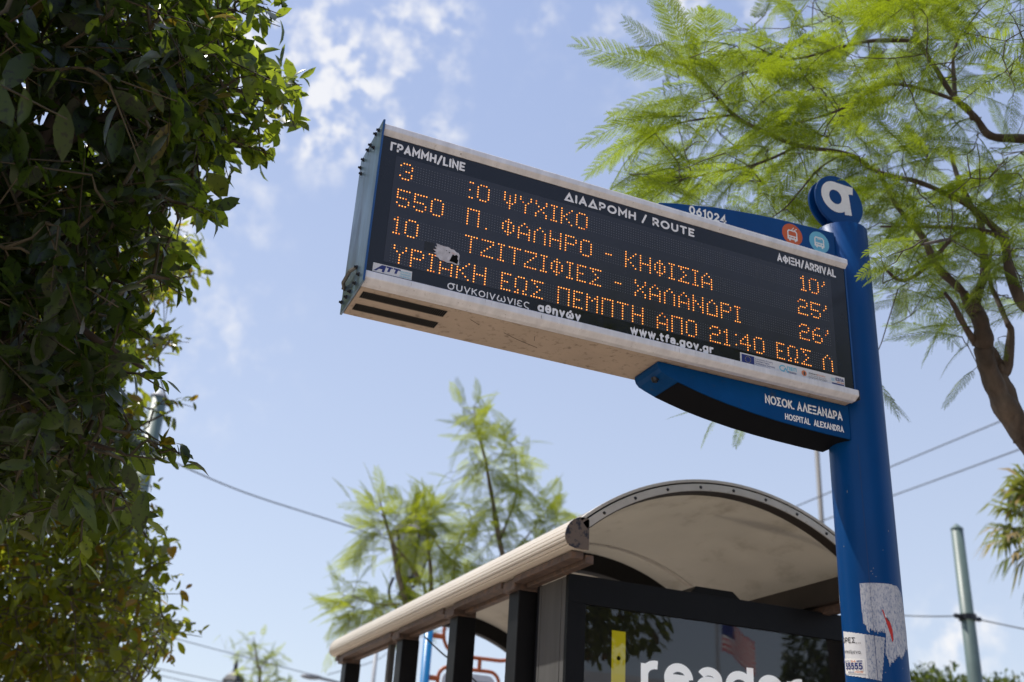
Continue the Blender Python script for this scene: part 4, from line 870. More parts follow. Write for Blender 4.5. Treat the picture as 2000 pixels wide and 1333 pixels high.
# tram stop sign: cyan post with an orange tubular frame and a notice board
td = 9.2
q = P(830, 1320, td); tsx, tsy = q[0], q[1]
tram = empty('tram_stop_sign', (tsx, tsy, 0), 'orange tubular frame with a white notice board on a cyan post behind the shelter', 'sign')
ztop = P(850, 1215, td)[2]+.10
mk('post', tube([(tsx, tsy, 0), (tsx, tsy, ztop)], .038, 20), M['cyanpole'], tram, smooth=True)
ppm = FPX/td/1.02
def tz(py): return P(835, py, td)[2]
def rrect(x0, x1, z0, z1, r, n=5):
    out = []
    for cx, cz, a in ((x1-r, z1-r, 0), (x0+r, z1-r, 90), (x0+r, z0+r, 180), (x1-r, z0+r, 270)):
        out += [(cx+r*math.cos(R(a+90*i/n)), tsy, cz+r*math.sin(R(a+90*i/n))) for i in range(n+1)]
    return out+[out[0]]
bx0, bx1 = tsx+.115, tsx+.66; bz1 = tz(1298)
fm = mk('frame', join(tube(rrect(bx0, bx1, bz1-1.0, bz1, .09), .016, 8, False), tube(rrect(bx0+.02, bx1+.16, bz1+.10, bz1+.46, .16), .016, 8, False),
   *[tube([(bx0+.36, tsy, bz1), (bx0+.36, tsy, bz1+.10)], .018, 8)], *[tube([(tsx, tsy, z), (bx0+.01, tsy, z)], .022, 8) for z in (bz1-.10, bz1-.45, bz1+.24)]), M['orange'], tram)
bd = mk('board', extrude([(p[0], p[2]) for p in rrect(bx0+.035, bx1-.035, bz1-.965, bz1-.035, .07)][:-1], 'y', tsy-.008, tsy+.008), M['board'], tram)
mk('notice', flat([(bx0+.085, bz1-.9), (bx1-.085, bz1-.9), (bx1-.085, bz1-.085), (bx0+.085, bz1-.085)], lambda u, v, d: (u, tsy-.0086, v)), mat('grey_notice', (.42, .43, .46), .6), bd)
mk('notice_text', join(*[flat([(bx0+.11, bz1-.14-.05*i), (bx0+.11+w_, bz1-.14-.05*i), (bx0+.11+w_, bz1-.125-.05*i), (bx0+.11, bz1-.125-.05*i)], lambda u, v, d: (u, tsy-.0092, v)) for i, w_ in enumerate((.30, .33, .25, .31, .2, .3, .28, .33, .22, .3, .26))]), M['dkgrey'], bd)

# street light head low at the left
sl_p = P(590, 1320, 30)
o = empty('street_light', (sl_p[0], sl_p[1], 0), 'slim street light arm just visible at the bottom between the trees', 'street lamp')
mk('column', tube([(sl_p[0]+1.2, sl_p[1], 0), (sl_p[0]+1.2, sl_p[1], sl_p[2]-.35)], [.09, .05], 10), M['grey_pole'], o)
mk('arm', tube(smooth_path([(sl_p[0]+1.2, sl_p[1], sl_p[2]-.36), (sl_p[0]+1.1, sl_p[1], sl_p[2]-.12), (sl_p[0]+.5, sl_p[1], sl_p[2]-.02)], 4), .035, 8), M['grey_pole'], o)
mk('lamp_head', sphere((sl_p[0]+.25, sl_p[1], sl_p[2]), .3, 14, 8, (1, .45, .25)), M['grey_pole'], o)

# ------------------------------------------------------------------ vegetation
def frames(d, upv, roll):
    """rotation matrices (n,3,3), columns x=d, y, z for unit directions d"""
    d = d/np.linalg.norm(d, axis=1, keepdims=True); y = np.cross(upv, d); y /= np.linalg.norm(y, axis=1, keepdims=True)+1e-9; z = np.cross(d, y)
    c, s = np.cos(roll)[:, None], np.sin(roll)[:, None]
    return np.stack([d, c*y+s*z, -s*y+c*z], axis=2)
def scatter(T, F, pos, Rm, sc):
    """n copies of template T at pos with rotation and scale (n,) or (n,3)"""
    sc = np.asarray(sc, float); sc = sc[:, None, None] if sc.ndim == 1 else sc[:, None, :]
    W = np.einsum('nij,nvj->nvi', Rm, T[None]*sc) + pos[:, None, :]
    n, v = len(pos), len(T)
    return W.reshape(-1, 3), (F[None]+(np.arange(n)*v)[:, None, None]).reshape(-1, F.shape[1])
def leaf_template(curl=.25, fold=.22, w=(.13, .205, .17), tipdrop=.0):
    """a pointed leaf one unit long along x, folded on the midrib, bending down to the tip"""
    xs = (.0, .20, .45, .74, 1.0); V = [(0, 0, 0)]
    zc = lambda x: -curl*x*x
    for x, hw in zip(xs[1:4], w): V += [(x, -hw, zc(x)+fold*hw), (x, 0, zc(x)), (x, hw, zc(x)+fold*hw)]
    V += [(1.0, 0, zc(1.0)-tipdrop)]
    F = [(0, 1, 2, 2), (0, 2, 3, 3)]
    F = []
    q = [(1, 4, 5, 2), (2, 5, 6, 3), (4, 7, 8, 5), (5, 8, 9, 6)]
    F += q
    # tips as quads: repeat via extra midpoints
    V += [(.08, 0, zc(.08)), (.90, 0, zc(.90))]
    F += [(0, 1, 2, 11), (0, 11, 2, 3), (7, 10, 12, 8), (8, 12, 10, 9)]
    return np.array(V), np.array(F)
def branch_tubes(branches, n=9):
    r_ = np.random.default_rng(77); out = []
    for br_ in branches:
        p = np.array(smooth_path([b[0] for b in br_], 6)); r = np.interp(np.linspace(0, len(br_)-1, (len(br_)-1)*6+1), range(len(br_)), [b[1] for b in br_])
        k = len(p); w = np.convolve(r_.normal(0, 1, k+4), [.25, .5, .25], 'same')[2:k+2]; r = r*(1+.13*w)+.0; p = p+np.convolve(r_.normal(0, 1, k+4), [.25, .5, .25], 'same')[2:k+2, None]*r[:, None]*.15
        out.append(tube(p, list(r), n))
    return join(*out)
def twig_mesh(segs, n=4):
    """many thin 4-point twigs at once: segs (k,4,3) points, radii (k,4)"""
    pts, rad = segs; k, m_, _ = pts.shape
    t = np.gradient(pts, axis=1); t /= np.linalg.norm(t, axis=2, keepdims=True)+1e-9
    ref = np.where(np.abs(t[..., 2:3]) < .9, np.array([0, 0, 1.]), np.array([0, 1., 0])); a = np.cross(t, ref); a /= np.linalg.norm(a, axis=2, keepdims=True)+1e-9; b = np.cross(t, a)
    V = np.stack([pts+rad[..., None]*(math.cos(2*math.pi*i/n)*a+math.sin(2*math.pi*i/n)*b) for i in range(n)], axis=2)   # k,m,n,3
    F = []
    for j in range(m_-1):
        for i in range(n): F.append((j*n+i, j*n+(i+1) % n, (j+1)*n+(i+1) % n, (j+1)*n+i))
    F = np.array(F)
    return V.reshape(-1, 3), (F[None]+(np.arange(k)*m_*n)[:, None, None]).reshape(-1, 4)
def quad_pack(*parts):
    V, F, mi, b = [], [], [], 0
    for (v, f), k in parts:
        V.append(v); F.append(f+b); mi.append(np.full(len(f), k)); b += len(v)
    return np.concatenate(V), np.concatenate(F), np.concatenate(mi)
def to_quads(g):
    V, F = g; q = []
    for f in F:
        if len(f) == 4: q.append(f)
        elif len(f) > 4:
            for i in range(1, len(f)-2, 2): q.append((f[0], f[i], f[i+1], f[i+2]))
    return np.array(V, float), np.array(q)
def grow(nodes, pts_):
    """each point joins the nearest limb or the nearest twig already grown, so twigs fork"""
    d0 = np.array([((nodes-p)**2).sum(1).min() for p in pts_]); anc = np.zeros_like(pts_); pool = nodes.copy(); lev = np.zeros(len(nodes)); out = np.zeros(len(pts_))
    for i in np.argsort(d0):
        k = ((pool-pts_[i])**2).sum(1)*(1+.12*lev); j = int(np.argmin(k)); anc[i] = pool[j]; out[i] = lev[j]+1
        pool = np.vstack([pool, pts_[i]]); lev = np.append(lev, lev[j]+1)
    return anc, out
def nearest(nodes, p):
    i = np.argmin(((nodes-p)**2).sum(1)); return nodes[i]
def sample_poly(poly, n, r0, r1, wfun=None):
    xs = [p[0] for p in poly]; ys = [p[1] for p in poly]; out = []
    while len(out) < n:
        x = rng.uniform(min(xs), max(xs), 4*n); y = rng.uniform(min(ys), max(ys), 4*n); ok = in_poly(x, y, poly)
        if wfun is not None: ok &= rng.random(4*n) < wfun(x, y)
        for a, b in zip(x[ok], y[ok]): out.append((a, b, rng.uniform(r0, r1)))
    return np.array(out[:n])

def citrus_tree(label, limbs, base_r, polys, counts, depths, leaf_len, leafmat, group, wfun=None, per=(6, 11), twig_len=(.14, .30), tmpl=None, fruits=(), rs=0, spread=1.0, edge=16, sprays=(), young=None):  # young: leaf material with sunlight painted in, for the outer sprays
    """bitter orange: limbs, a web of twigs, leaves set along each twig"""
    global rng
    rng = np.random.default_rng(rs)
    nodes = np.concatenate([np.array(smooth_path([b[0] for b in br_], 6)) for br_ in limbs])
    base = limbs[0][0][0]
    o = empty('citrus_tree', tuple(base), label, 'tree', group)
    S, yg = [], []
    for ip, (poly, cnt, (r0, r1)) in enumerate(zip(polys, counts, depths)):
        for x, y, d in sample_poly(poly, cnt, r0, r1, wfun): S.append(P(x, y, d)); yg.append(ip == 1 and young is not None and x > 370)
    n_free = len(S)
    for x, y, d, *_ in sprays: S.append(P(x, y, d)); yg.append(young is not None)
    S = np.array(S); n = len(S)
    anchors, lev_ = grow(nodes, S)
    out = S-anchors; out /= np.linalg.norm(out, axis=1, keepdims=True)+1e-9
    dirs = out*.8 + rng.normal(0, .55, (n, 3)) + np.array([0, 0, -.12]); dirs /= np.linalg.norm(dirs, axis=1, keepdims=True)
    tl = rng.uniform(*twig_len, n)
    for i, (x, y, d, ax_, ay_, L_) in enumerate(sprays):
        v = rt*ax_-up*ay_+fw*rng.normal(0, .3); dirs[n_free+i] = v/np.linalg.norm(v); tl[n_free+i] = L_
    pts = np.stack([anchors, anchors+(S-anchors)*.5+rng.normal(0, .22, (n, 3))*np.linalg.norm(S-anchors, axis=1, keepdims=True)*.5, S, S+dirs*tl[:, None]+np.array([0, 0, -.03])], axis=1)
    rad = np.stack([np.full(n, .006), np.full(n, .0042), np.full(n, .003), np.full(n, .0015)], axis=1)*spread
    pos, ld, ln, own, yl = [], [], [], [], []
    for i in range(n):
        k = rng.integers(*per)
        for j in range(k):
            t = (j+.3)/k*1.25-.2
            p = S[i]+dirs[i]*tl[i]*t
            side = rng.normal(0, 1, 3); side -= dirs[i]*(side@dirs[i]); side /= np.linalg.norm(side)+1e-9
            dr = dirs[i]*.6+side*.9+np.array([0, 0, -.22])
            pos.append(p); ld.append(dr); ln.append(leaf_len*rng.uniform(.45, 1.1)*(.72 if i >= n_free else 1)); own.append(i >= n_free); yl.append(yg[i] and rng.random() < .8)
    pos, ld, ln = np.array(pos), np.array(ld), np.array(ln); ld /= np.linalg.norm(ld, axis=1, keepdims=True)
    tip = pos+ld*ln[:, None]; px, py = proj(tip); bx_, by_ = proj(pos)
    okk = np.zeros(len(pos), bool); cx_, cy_ = bx_*.4+px*.6+rng.normal(0, edge, len(pos)), by_*.4+py*.6+rng.normal(0, edge, len(pos))
    okk |= np.array(own)
    for poly in polys: okk |= in_poly(cx_, cy_, poly)
    ex, ey = proj(pts[:, 3]); tw_ok = np.zeros(n, bool)
    for poly in polys: tw_ok |= in_poly(ex, ey, poly)
    sx_, sy_ = proj(S)
    tw_ok[n_free:] = True
    pts[~tw_ok, 3] = S[~tw_ok]+dirs[~tw_ok]*.02
    pos, ld, ln = pos[okk], ld[okk], ln[okk]; yl = np.array(yl)[okk]
    upv = np.array([0, 0, 1.])+rng.normal(0, .45, (len(pos), 3)); Rm = frames(ld, upv, rng.normal(0, .5, len(pos)))
    parts = []
    for k in range(3):
        T, Fq = leaf_template(*((.20, .25), (.45, .38), (.06, .12))[k])
        for yv in (False, True):
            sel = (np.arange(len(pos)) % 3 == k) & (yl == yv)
            if not sel.any(): continue
            sc = np.stack([ln[sel], ln[sel]*rng.uniform(.75, 1.2, sel.sum()), ln[sel]], axis=1)
            parts.append((scatter(T, Fq, pos[sel], Rm[sel], sc), int(yv)))
    V, F, mi = quad_pack(*parts)
    mk_fast('crown', V, F, [leafmat, M[young or 'citrus_sunlit']], o, smooth=True, mat_idx=mi)
    V, F, mi = quad_pack((to_quads(branch_tubes(limbs)), 0), (twig_mesh((pts, rad)), 1))
    mk_fast('trunk', V, F, [M['bark'], M['twig']], o, smooth=True, mat_idx=mi)
    for (x, y, d, r, mm) in fruits:
        f = mk('fruit', sphere(P(x, y, d), r, 16, 10, (1, 1, .94)), mm, o, smooth=True)
    return o

# near bitter orange at the left edge
tb = np.array([-.62, 2.55, 0.])
near_limbs = [
 [(tb, .11), (tb+[.02, .03, 1.0], .095), (tb+[.05, .08, 1.7], .085), (tb+[.02, .15, 2.3], .06), (P(-60, 200, 3.4), .04), (P(20, -200, 3.6), .02)],
 [(tb+[.05, .08, 1.7], .06), (P(-40, 760, 3.1), .04), (P(60, 560, 3.2), .022), (P(180, 420, 3.3), .012), (P(300, 380, 3.3), .006)],
 [(tb+[.02, .15, 2.3], .05), (P(60, 330, 3.3), .03), (P(190, 240, 3.4), .017), (P(330, 170, 3.5), .010), (P(450, 175, 3.6), .006), (P(530, 190, 3.65), .003)],
 [(P(60, 330, 3.3), .02), (P(180, 100, 3.5), .014), (P(320, 20, 3.6), .009), (P(460, 20, 3.7), .005)],
 [(P(-40, 760, 3.1), .025), (P(60, 800, 3.0), .014), (P(160, 860, 2.95), .008), (P(230, 880, 2.9), .005)],
 [(P(60, 560, 3.2), .018), (P(170, 650, 3.1), .010), (P(280, 720, 3.1), .005)],
 [(P(190, 240, 3.4), .012), (P(330, 260, 3.5), .007), (P(440, 250, 3.55), .004)],
 [(tb+[.02, .15, 2.3], .045), (tb+[-.5, .3, 2.8], .03), (tb+[-.9, .6, 3.3], .015)]]
poly_dense = [(-420, -520), (90, -520), (230, -160), (345, 0), (330, 90), (360, 170), (350, 260), (330, 330), (318, 380), (300, 430), (340, 470), (372, 545), (318, 560), (290, 570), (262, 600), (240, 660), (235, 720), (255, 775), (255, 845), (300, 850), (372, 885), (345, 905), (262, 900), (255, 960), (292, 1048), (225, 1010), (195, 1040), (130, 1000), (90, 1040), (-50, 1010), (-420, 1150)]
poly_spray = [(300, -90), (530, -40), (532, 25), (478, 55), (430, 75), (470, 110), (500, 95), (545, 130), (590, 150), (565, 180), (590, 240), (560, 268), (530, 215), (480, 250), (540, 300), (470, 318), (430, 250), (425, 330), (402, 330), (380, 300), (418, 420), (375, 440), (340, 400), (300, 430), (250, 330)]
poly_near = [(-300, -300), (40, -300), (130, -50), (150, 160), (90, 250), (60, 420), (-300, 600)]
poly_shade = [(-1300, -1000), (240, -1000), (200, -430), (-420, -430), (-420, 950), (-1300, 950)]  # unseen crown beyond the frame, added to shade the visible leaves
def w_near(x, y): return np.clip(1.05-np.maximum(0, x-190)/420, .3, 1)
citrus_tree('dark bitter orange tree in shade filling the left edge, nearest to the viewer', near_limbs, .1, [poly_dense, poly_spray, poly_near, poly_shade], [1500, 190, 5, 900], [(2.75, 4.3), (3.3, 4.0), (1.9, 2.4), (2.6, 4.2)], .108, M['citrus'], 'bitter orange trees', w_near,
            fruits=[(177, 902, 2.85, .016, M['fruit_green']), (188, 925, 2.9, .014, M['fruit_green']), (52, 905, 2.8, .018, M['fruit_green']), (165, 240, 3.1, .016, M['fruit_green'])], rs=5, young='citrus_sunlit',
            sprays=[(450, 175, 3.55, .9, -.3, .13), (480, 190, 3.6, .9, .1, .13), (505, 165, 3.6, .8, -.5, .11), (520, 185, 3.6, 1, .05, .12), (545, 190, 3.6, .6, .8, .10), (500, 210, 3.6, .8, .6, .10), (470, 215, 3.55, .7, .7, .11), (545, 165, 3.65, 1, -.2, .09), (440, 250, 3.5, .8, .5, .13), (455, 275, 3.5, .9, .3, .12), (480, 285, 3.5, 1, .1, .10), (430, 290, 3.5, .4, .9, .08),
                    (400, 150, 3.5, .9, -.4, .14), (420, 60, 3.6, .8, .2, .14), (470, 25, 3.7, .9, .1, .13), (500, 10, 3.7, 1, .2, .10), (440, 110, 3.6, .8, .3, .13), (375, 285, 3.4, .6, .8, .12), (340, 395, 3.2, .9, .0, .13), (375, 405, 3.15, 1, .1, .07), (310, 470, 3.1, .8, .5, .10), (300, 540, 3.1, .8, .3, .10), (270, 730, 3.0, .9, .2, .09), (290, 860, 2.9, .9, .1, .09), (235, 960, 2.9, .5, .9, .10), (255, 890, 2.9, .9, -.2, .08), (250, 640, 3.1, .8, .2, .08), (160, 1020, 2.9, .1, 1, .1)])

# sunlit bitter orange further along the pavement
tb2 = np.array([-.95, 7.3, 0.])
far_limbs = [
 [(tb2, .13), (tb2+[.03, 0, 1.0], .11), (tb2+[.05, .1, 1.9], .09), (tb2+[.1, .1, 2.8], .06), (tb2+[.15, .2, 3.9], .03), (P(150, 420, 6.6), .012)],
 [(tb2+[.05, .1, 1.9], .06), (P(60, 1180, 6.8), .04), (P(180, 1160, 6.8), .02), (P(300, 1200, 6.8), .008)],
 [(tb2+[.1, .1, 2.8], .05), (P(100, 980, 6.8), .03), (P(220, 960, 6.8), .014), (P(280, 1040, 6.8), .006)],
 [(tb2+[.1, .1, 2.8], .04), (P(140, 760, 6.7), .025), (P(260, 690, 6.6), .010), (P(340, 670, 6.6), .005)],
 [(P(140, 760, 6.7), .02), (P(220, 560, 6.6), .010), (P(340, 470, 6.6), .005)],
 [(P(100, 980, 6.8), .02), (P(230, 860, 6.7), .01), (P(340, 800, 6.7), .005)]]
poly_b1 = [(-420, 820), (60, 860), (200, 880), (262, 925), (285, 950), (280, 1000), (290, 1045), (335, 1075), (312, 1130), (330, 1195), (376, 1240), (330, 1275), (285, 1305), (270, 1420), (-420, 1500)]
poly_b2 = [(80, 400), (330, 430), (372, 455), (390, 490), (375, 540), (330, 575), (300, 590), (308, 600), (270, 640), (345, 655), (352, 672), (300, 705), (240, 735), (245, 770), (285, 785), (270, 850), (240, 900), (60, 900), (-60, 600)]
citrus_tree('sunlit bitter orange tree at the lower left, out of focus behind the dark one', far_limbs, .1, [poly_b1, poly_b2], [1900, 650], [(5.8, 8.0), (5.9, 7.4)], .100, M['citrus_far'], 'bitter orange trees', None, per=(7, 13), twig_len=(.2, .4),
            fruits=[(272, 972, 6.0, .030, M['fruit'])], rs=9,
            sprays=[(x, y, 6.1, ax_, ay_, .15) for x, y, ax_, ay_ in ((240, 925, .6, -.3), (255, 945, .7, .0), (262, 965, .5, .3), (255, 985, .8, .2), (262, 1010, .7, -.3), (275, 1025, .8, .1), (270, 1050, .7, .3), (300, 1070, .8, -.2), (295, 1110, .7, .2), (310, 1160, .8, -.1), (320, 1210, .9, .1), (340, 1235, 1, 0), (310, 1260, .8, .4), (270, 1290, .6, .5), (310, 790, .9, -.2), (325, 780, .9, .1), (300, 800, .9, .3), (320, 665, 1, -.1), (300, 660, .9, .3), (345, 480, .9, .1), (355, 520, .8, .3), (330, 560, .7, .3))])

# ---- jacarandas: leaves twice divided into tiny leaflets
def frond_template(npair=15, nlf=13, sag=.25, seed=0, pin=.20, ang=62, droop=.35, lwf=.34):
    r_ = np.random.default_rng(seed); V, F = [], []
    def q4(a, b, c, d):
        i = len(V); V.extend([a, b, c, d]); F.append((i, i+1, i+2, i+3))
    def rach(t): return np.array([t, .04*math.sin(3*t+seed), -sag*t*t])
    ts = np.linspace(0, 1, 9)
    for a, b in zip(ts[:-1], ts[1:]):
        p, q = rach(a), rach(b); w = .006*(1-.7*a); q4(p+[0, w, 0], q+[0, w, 0], q-[0, w, 0], p-[0, w, 0])
        q4(p+[0, 0, w], q+[0, 0, w], q-[0, 0, w], p-[0, 0, w])
    for i in range(npair):
        t = .14+.86*i/(npair-1); L = pin*(.55+.45*math.sin(math.pi*min(1, (t*.95)**.8)))*r_.uniform(.88, 1.1); an = R(ang-28*t**3)
        for s in (-1, 1):
            b0 = rach(t); a_ = an+r_.normal(0, .06); dz = -droop*r_.uniform(.6, 1.4)
            d = np.array([math.cos(a_), s*math.sin(a_), dz*.4]); d /= np.linalg.norm(d)
            def pp(u): return b0+d*L*u+np.array([.10*L*u*u, 0, -droop*.6*L*u*u])
            nrm = np.array([-d[1]*s*0, 0, 1.]); side = np.cross(nrm, d); side /= np.linalg.norm(side)
            q4(pp(0)+side*.0016, pp(.5)+side*.0014, pp(.5)-side*.0014, pp(0)-side*.0016); q4(pp(.5)+side*.0014, pp(1)+side*.0006, pp(1)-side*.0006, pp(.5)-side*.0014)
            for j in range(nlf):
                u = .06+.94*j/(nlf-1); c = pp(u); ll = L*.155*(.72+.5*math.sin(math.pi*min(1, u*.9+.08))); lw = ll*lwf
                for s2 in (-1, 1):
                    e = d*.62+side*s2*.8+np.array([0, 0, r_.normal(-.08, .12)]); e /= np.linalg.norm(e); n2 = np.cross(e, nrm); n2 /= np.linalg.norm(n2)
                    q4(c, c+e*ll*.5+n2*lw*.5, c+e*ll, c+e*ll*.5-n2*lw*.5)
    return np.array(V), np.array(F)
FT = [frond_template(17, 14, .22, 1, .19), frond_template(15, 13, .42, 2, .21, 58, .6), frond_template(19, 14, .12, 3, .17, 66, .25), frond_template(14, 13, .30, 6, .22, 52, .5)]
FTL = [frond_template(13, 10, .18, 4, .22, 64, .2, lwf=.46), frond_template(12, 10, .36, 5, .24, 60, .4, lwf=.46)]
def jacaranda(label, limbs, fronds, leafmat, group, templates, name='jacaranda_tree', bark='bark', rs=1, root=None):
    """limbs: tapering branches; fronds: (pos, dir, length) arrays"""
    r_ = np.random.default_rng(rs); base = limbs[0][0][0]
    o = empty(name, tuple(base), label, 'tree', group)
    pos, dr, ln = fronds; n = len(pos); parts = []
    upv = np.array([0, 0, 1.])+r_.normal(0, .30, (n, 3)); Rm = frames(dr, upv, r_.normal(0, .35, n))
    for k, (T, Fq) in enumerate(templates):
        sel = np.arange(n) % len(templates) == k
        parts.append((scatter(T, Fq, pos[sel], Rm[sel], ln[sel]), 0))
    V, F, mi = quad_pack(*parts); mk_fast('crown', V, F, leafmat, o)
    nodes = np.concatenate([np.array(smooth_path([b[0] for b in br_], 8)) for br_ in limbs[1:]] or [np.array([base])])
    anc, lev_ = grow(nodes, pos)
    mid = anc+(pos-anc)*.5+r_.normal(0, .07, (n, 3))*np.linalg.norm(pos-anc, axis=1, keepdims=True)
    pts = np.stack([anc, mid, pos, pos+dr/np.linalg.norm(dr, axis=1, keepdims=True)*.04], axis=1)
    dist_ = np.linalg.norm(pos-anc, axis=1); rad = np.stack([.0022+.0022*np.minimum(1, dist_), .002+.0012*np.minimum(1, dist_), np.full(n, .0016), np.full(n, .0010)], axis=1)
    V, F, mi = quad_pack((to_quads(branch_tubes(limbs, 9)), 0), (twig_mesh((pts, rad)), 1))
    mk_fast('trunk', V, F, [M[bark], M['twig']], o, smooth=True, mat_idx=mi)
    return o
D0 = 4.6
jb = np.array([4.35, 2.55, 0.])-np.array([.4, 0, 0])
big_limbs = [
 [(jb, .13), (jb+[-.03, .03, .9], .11), (P(2190, 1120, 4.6), .095), (P(2060, 930, D0), .058), (P(1985, 830, D0), .047), (P(1948, 765, D0), .040), (P(1925, 705, D0), .036), (P(1921, 665, D0), .042), (P(1912, 620, D0), .031), (P(1893, 592, D0), .026)],
 [(P(1893, 592, D0), .024), (P(1880, 570, 4.6), .017), (P(1865, 555, 4.6), .017), (P(1830, 520, 4.6), .016), (P(1800, 460, 4.6), .014), (P(1750, 400, 4.7), .010), (P(1715, 330, 4.8), .006)],
 [(P(1900, 590, D0), .030), (P(1914, 562, 4.6), .020), (P(1922, 530, 4.6), .016), (P(1916, 440, 4.8), .014), (P(1896, 400, 4.8), .012), (P(1870, 345, 4.9), .010), (P(1855, 290, 5), .007)],
 [(P(2000, 860, D0), .045), (P(1975, 790, D0), .034), (P(1955, 735, 4.65), .030), (P(1966, 722, 4.65), .022), (P(1974, 650, 4.7), .014), (P(1968, 632, 4.7), .012), (P(1950, 590, 4.75), .010), (P(1932, 540, 4.8), .008), (P(1940, 470, 5), .005)],
 [(P(1922, 672, D0), .022), (P(1945, 705, 4.65), .024), (P(1958, 728, 4.65), .026)],
 [(P(1905, 672, D0), .014), (P(1880, 630, 4.5), .011), (P(1862, 595, 4.5), .009), (P(1845, 572, 4.45), .006)],
 [(P(2060, 620, 4.4), .026), (P(2005, 600, 4.4), .022), (P(1975, 540, 4.4), .020), (P(1962, 470, 4.45), .018), (P(1952, 455, 4.5), .015), (P(1900, 408, 4.5), .012), (P(1850, 380, 4.5), .011), (P(1790, 355, 4.5), .010), (P(1717, 337, 4.55), .009), (P(1652, 300, 4.6), .009), (P(1560, 285, 4.6), .009), (P(1475, 250, 4.6), .009), (P(1430, 222, 4.6), .008), (P(1380, 170, 4.6), .006), (P(1330, 125, 4.6), .003)],
 [(P(1962, 470, 4.45), .013), (P(1935, 455, 4.5), .010), (P(1890, 448, 4.5), .009), (P(1840, 444, 4.5), .007), (P(1720, 443, 4.6), .004)],
 [(P(1890, 448, 4.5), .009), (P(1860, 466, 4.4), .008), (P(1800, 530, 4.3), .008), (P(1760, 548, 4.2), .007), (P(1728, 525, 4.1), .005)],
 [(P(1860, 466, 4.4), .006), (P(1840, 470, 3.7), .005), (P(1800, 478, 3.1), .003)],
 [(P(2300, 330, 4.7), .026), (P(2120, 285, 4.6), .021), (P(2000, 272, 4.6), .017), (P(1935, 266, 4.6), .0145), (P(1905, 230, 4.6), .013), (P(1862, 188, 4.6), .0115), (P(1825, 130, 4.6), .010), (P(1795, 82, 4.6), .009), (P(1785, 40, 4.7), .008), (P(1770, -60, 4.8), .005)],
 [(P(1795, 80, 4.6), .009), (P(1705, 80, 4.6), .008), (P(1640, 93, 4.5), .006), (P(1540, 115, 4.5), .004), (P(1450, 78, 4.5), .002)],
 [(P(1866, 190, 4.6), .009), (P(1862, 110, 4.7), .007), (P(1880, 60, 4.8), .004)],
 [(P(1900, 232, 4.6), .010), (P(1875, 200, 4.5), .007), (P(1740, 165, 4.4), .006), (P(1640, 215, 4.3), .005), (P(1560, 240, 4.3), .003)],
 [(P(2190, 1120, 4.6), .06), (P(2210, 900, 4.6), .05), (P(2200, 640, 4.5), .045), (P(2060, 620, 4.4), .026)],
 [(P(2210, 900, 4.6), .04), (P(2330, 620, 4.7), .034), (P(2300, 330, 4.7), .026)],
 [(P(1560, 285, 4.6), .006), (P(1480, 320, 4.5), .005), (P(1380, 340, 4.5), .004), (P(1290, 360, 4.5), .002)],
 [(P(1430, 225, 4.6), .005), (P(1330, 240, 4.6), .004), (P(1240, 270, 4.6), .002)],
 [(P(1652, 300, 4.6), .005), (P(1600, 330, 4.4), .004), (P(1540, 400, 4.3), .003), (P(1500, 430, 4.3), .002)],
]
JP = [(1515, -60), (1500, 15), (1425, 45), (1395, 85), (1345, 58), (1300, 62), (1255, 52), (1210, 82), (1215, 112), (1250, 150), (1290, 190), (1258, 200), (1235, 245), (1165, 285), (1170, 320), (1190, 350), (1195, 385), (1285, 420), (1400, 440), (1520, 470), (1600, 500), (1690, 520), (1700, 560), (1720, 600), (1740, 655), (1790, 660), (1850, 650), (1880, 630), (1935, 640), (1960, 600), (2060, 620), (2300, 700), (2500, 600), (2500, -500), (1600, -500)]
holes = [(1420, 200, 26), (1480, 260, 22), (1760, 600, 24), (1750, 230, 18), (1570, 480, 40), (1660, 320, 34), (1930, 215, 46), (1985, 240, 40), (1860, 320, 26), (1830, 600, 45), (1960, 560, 24), (1540, 255, 26)]
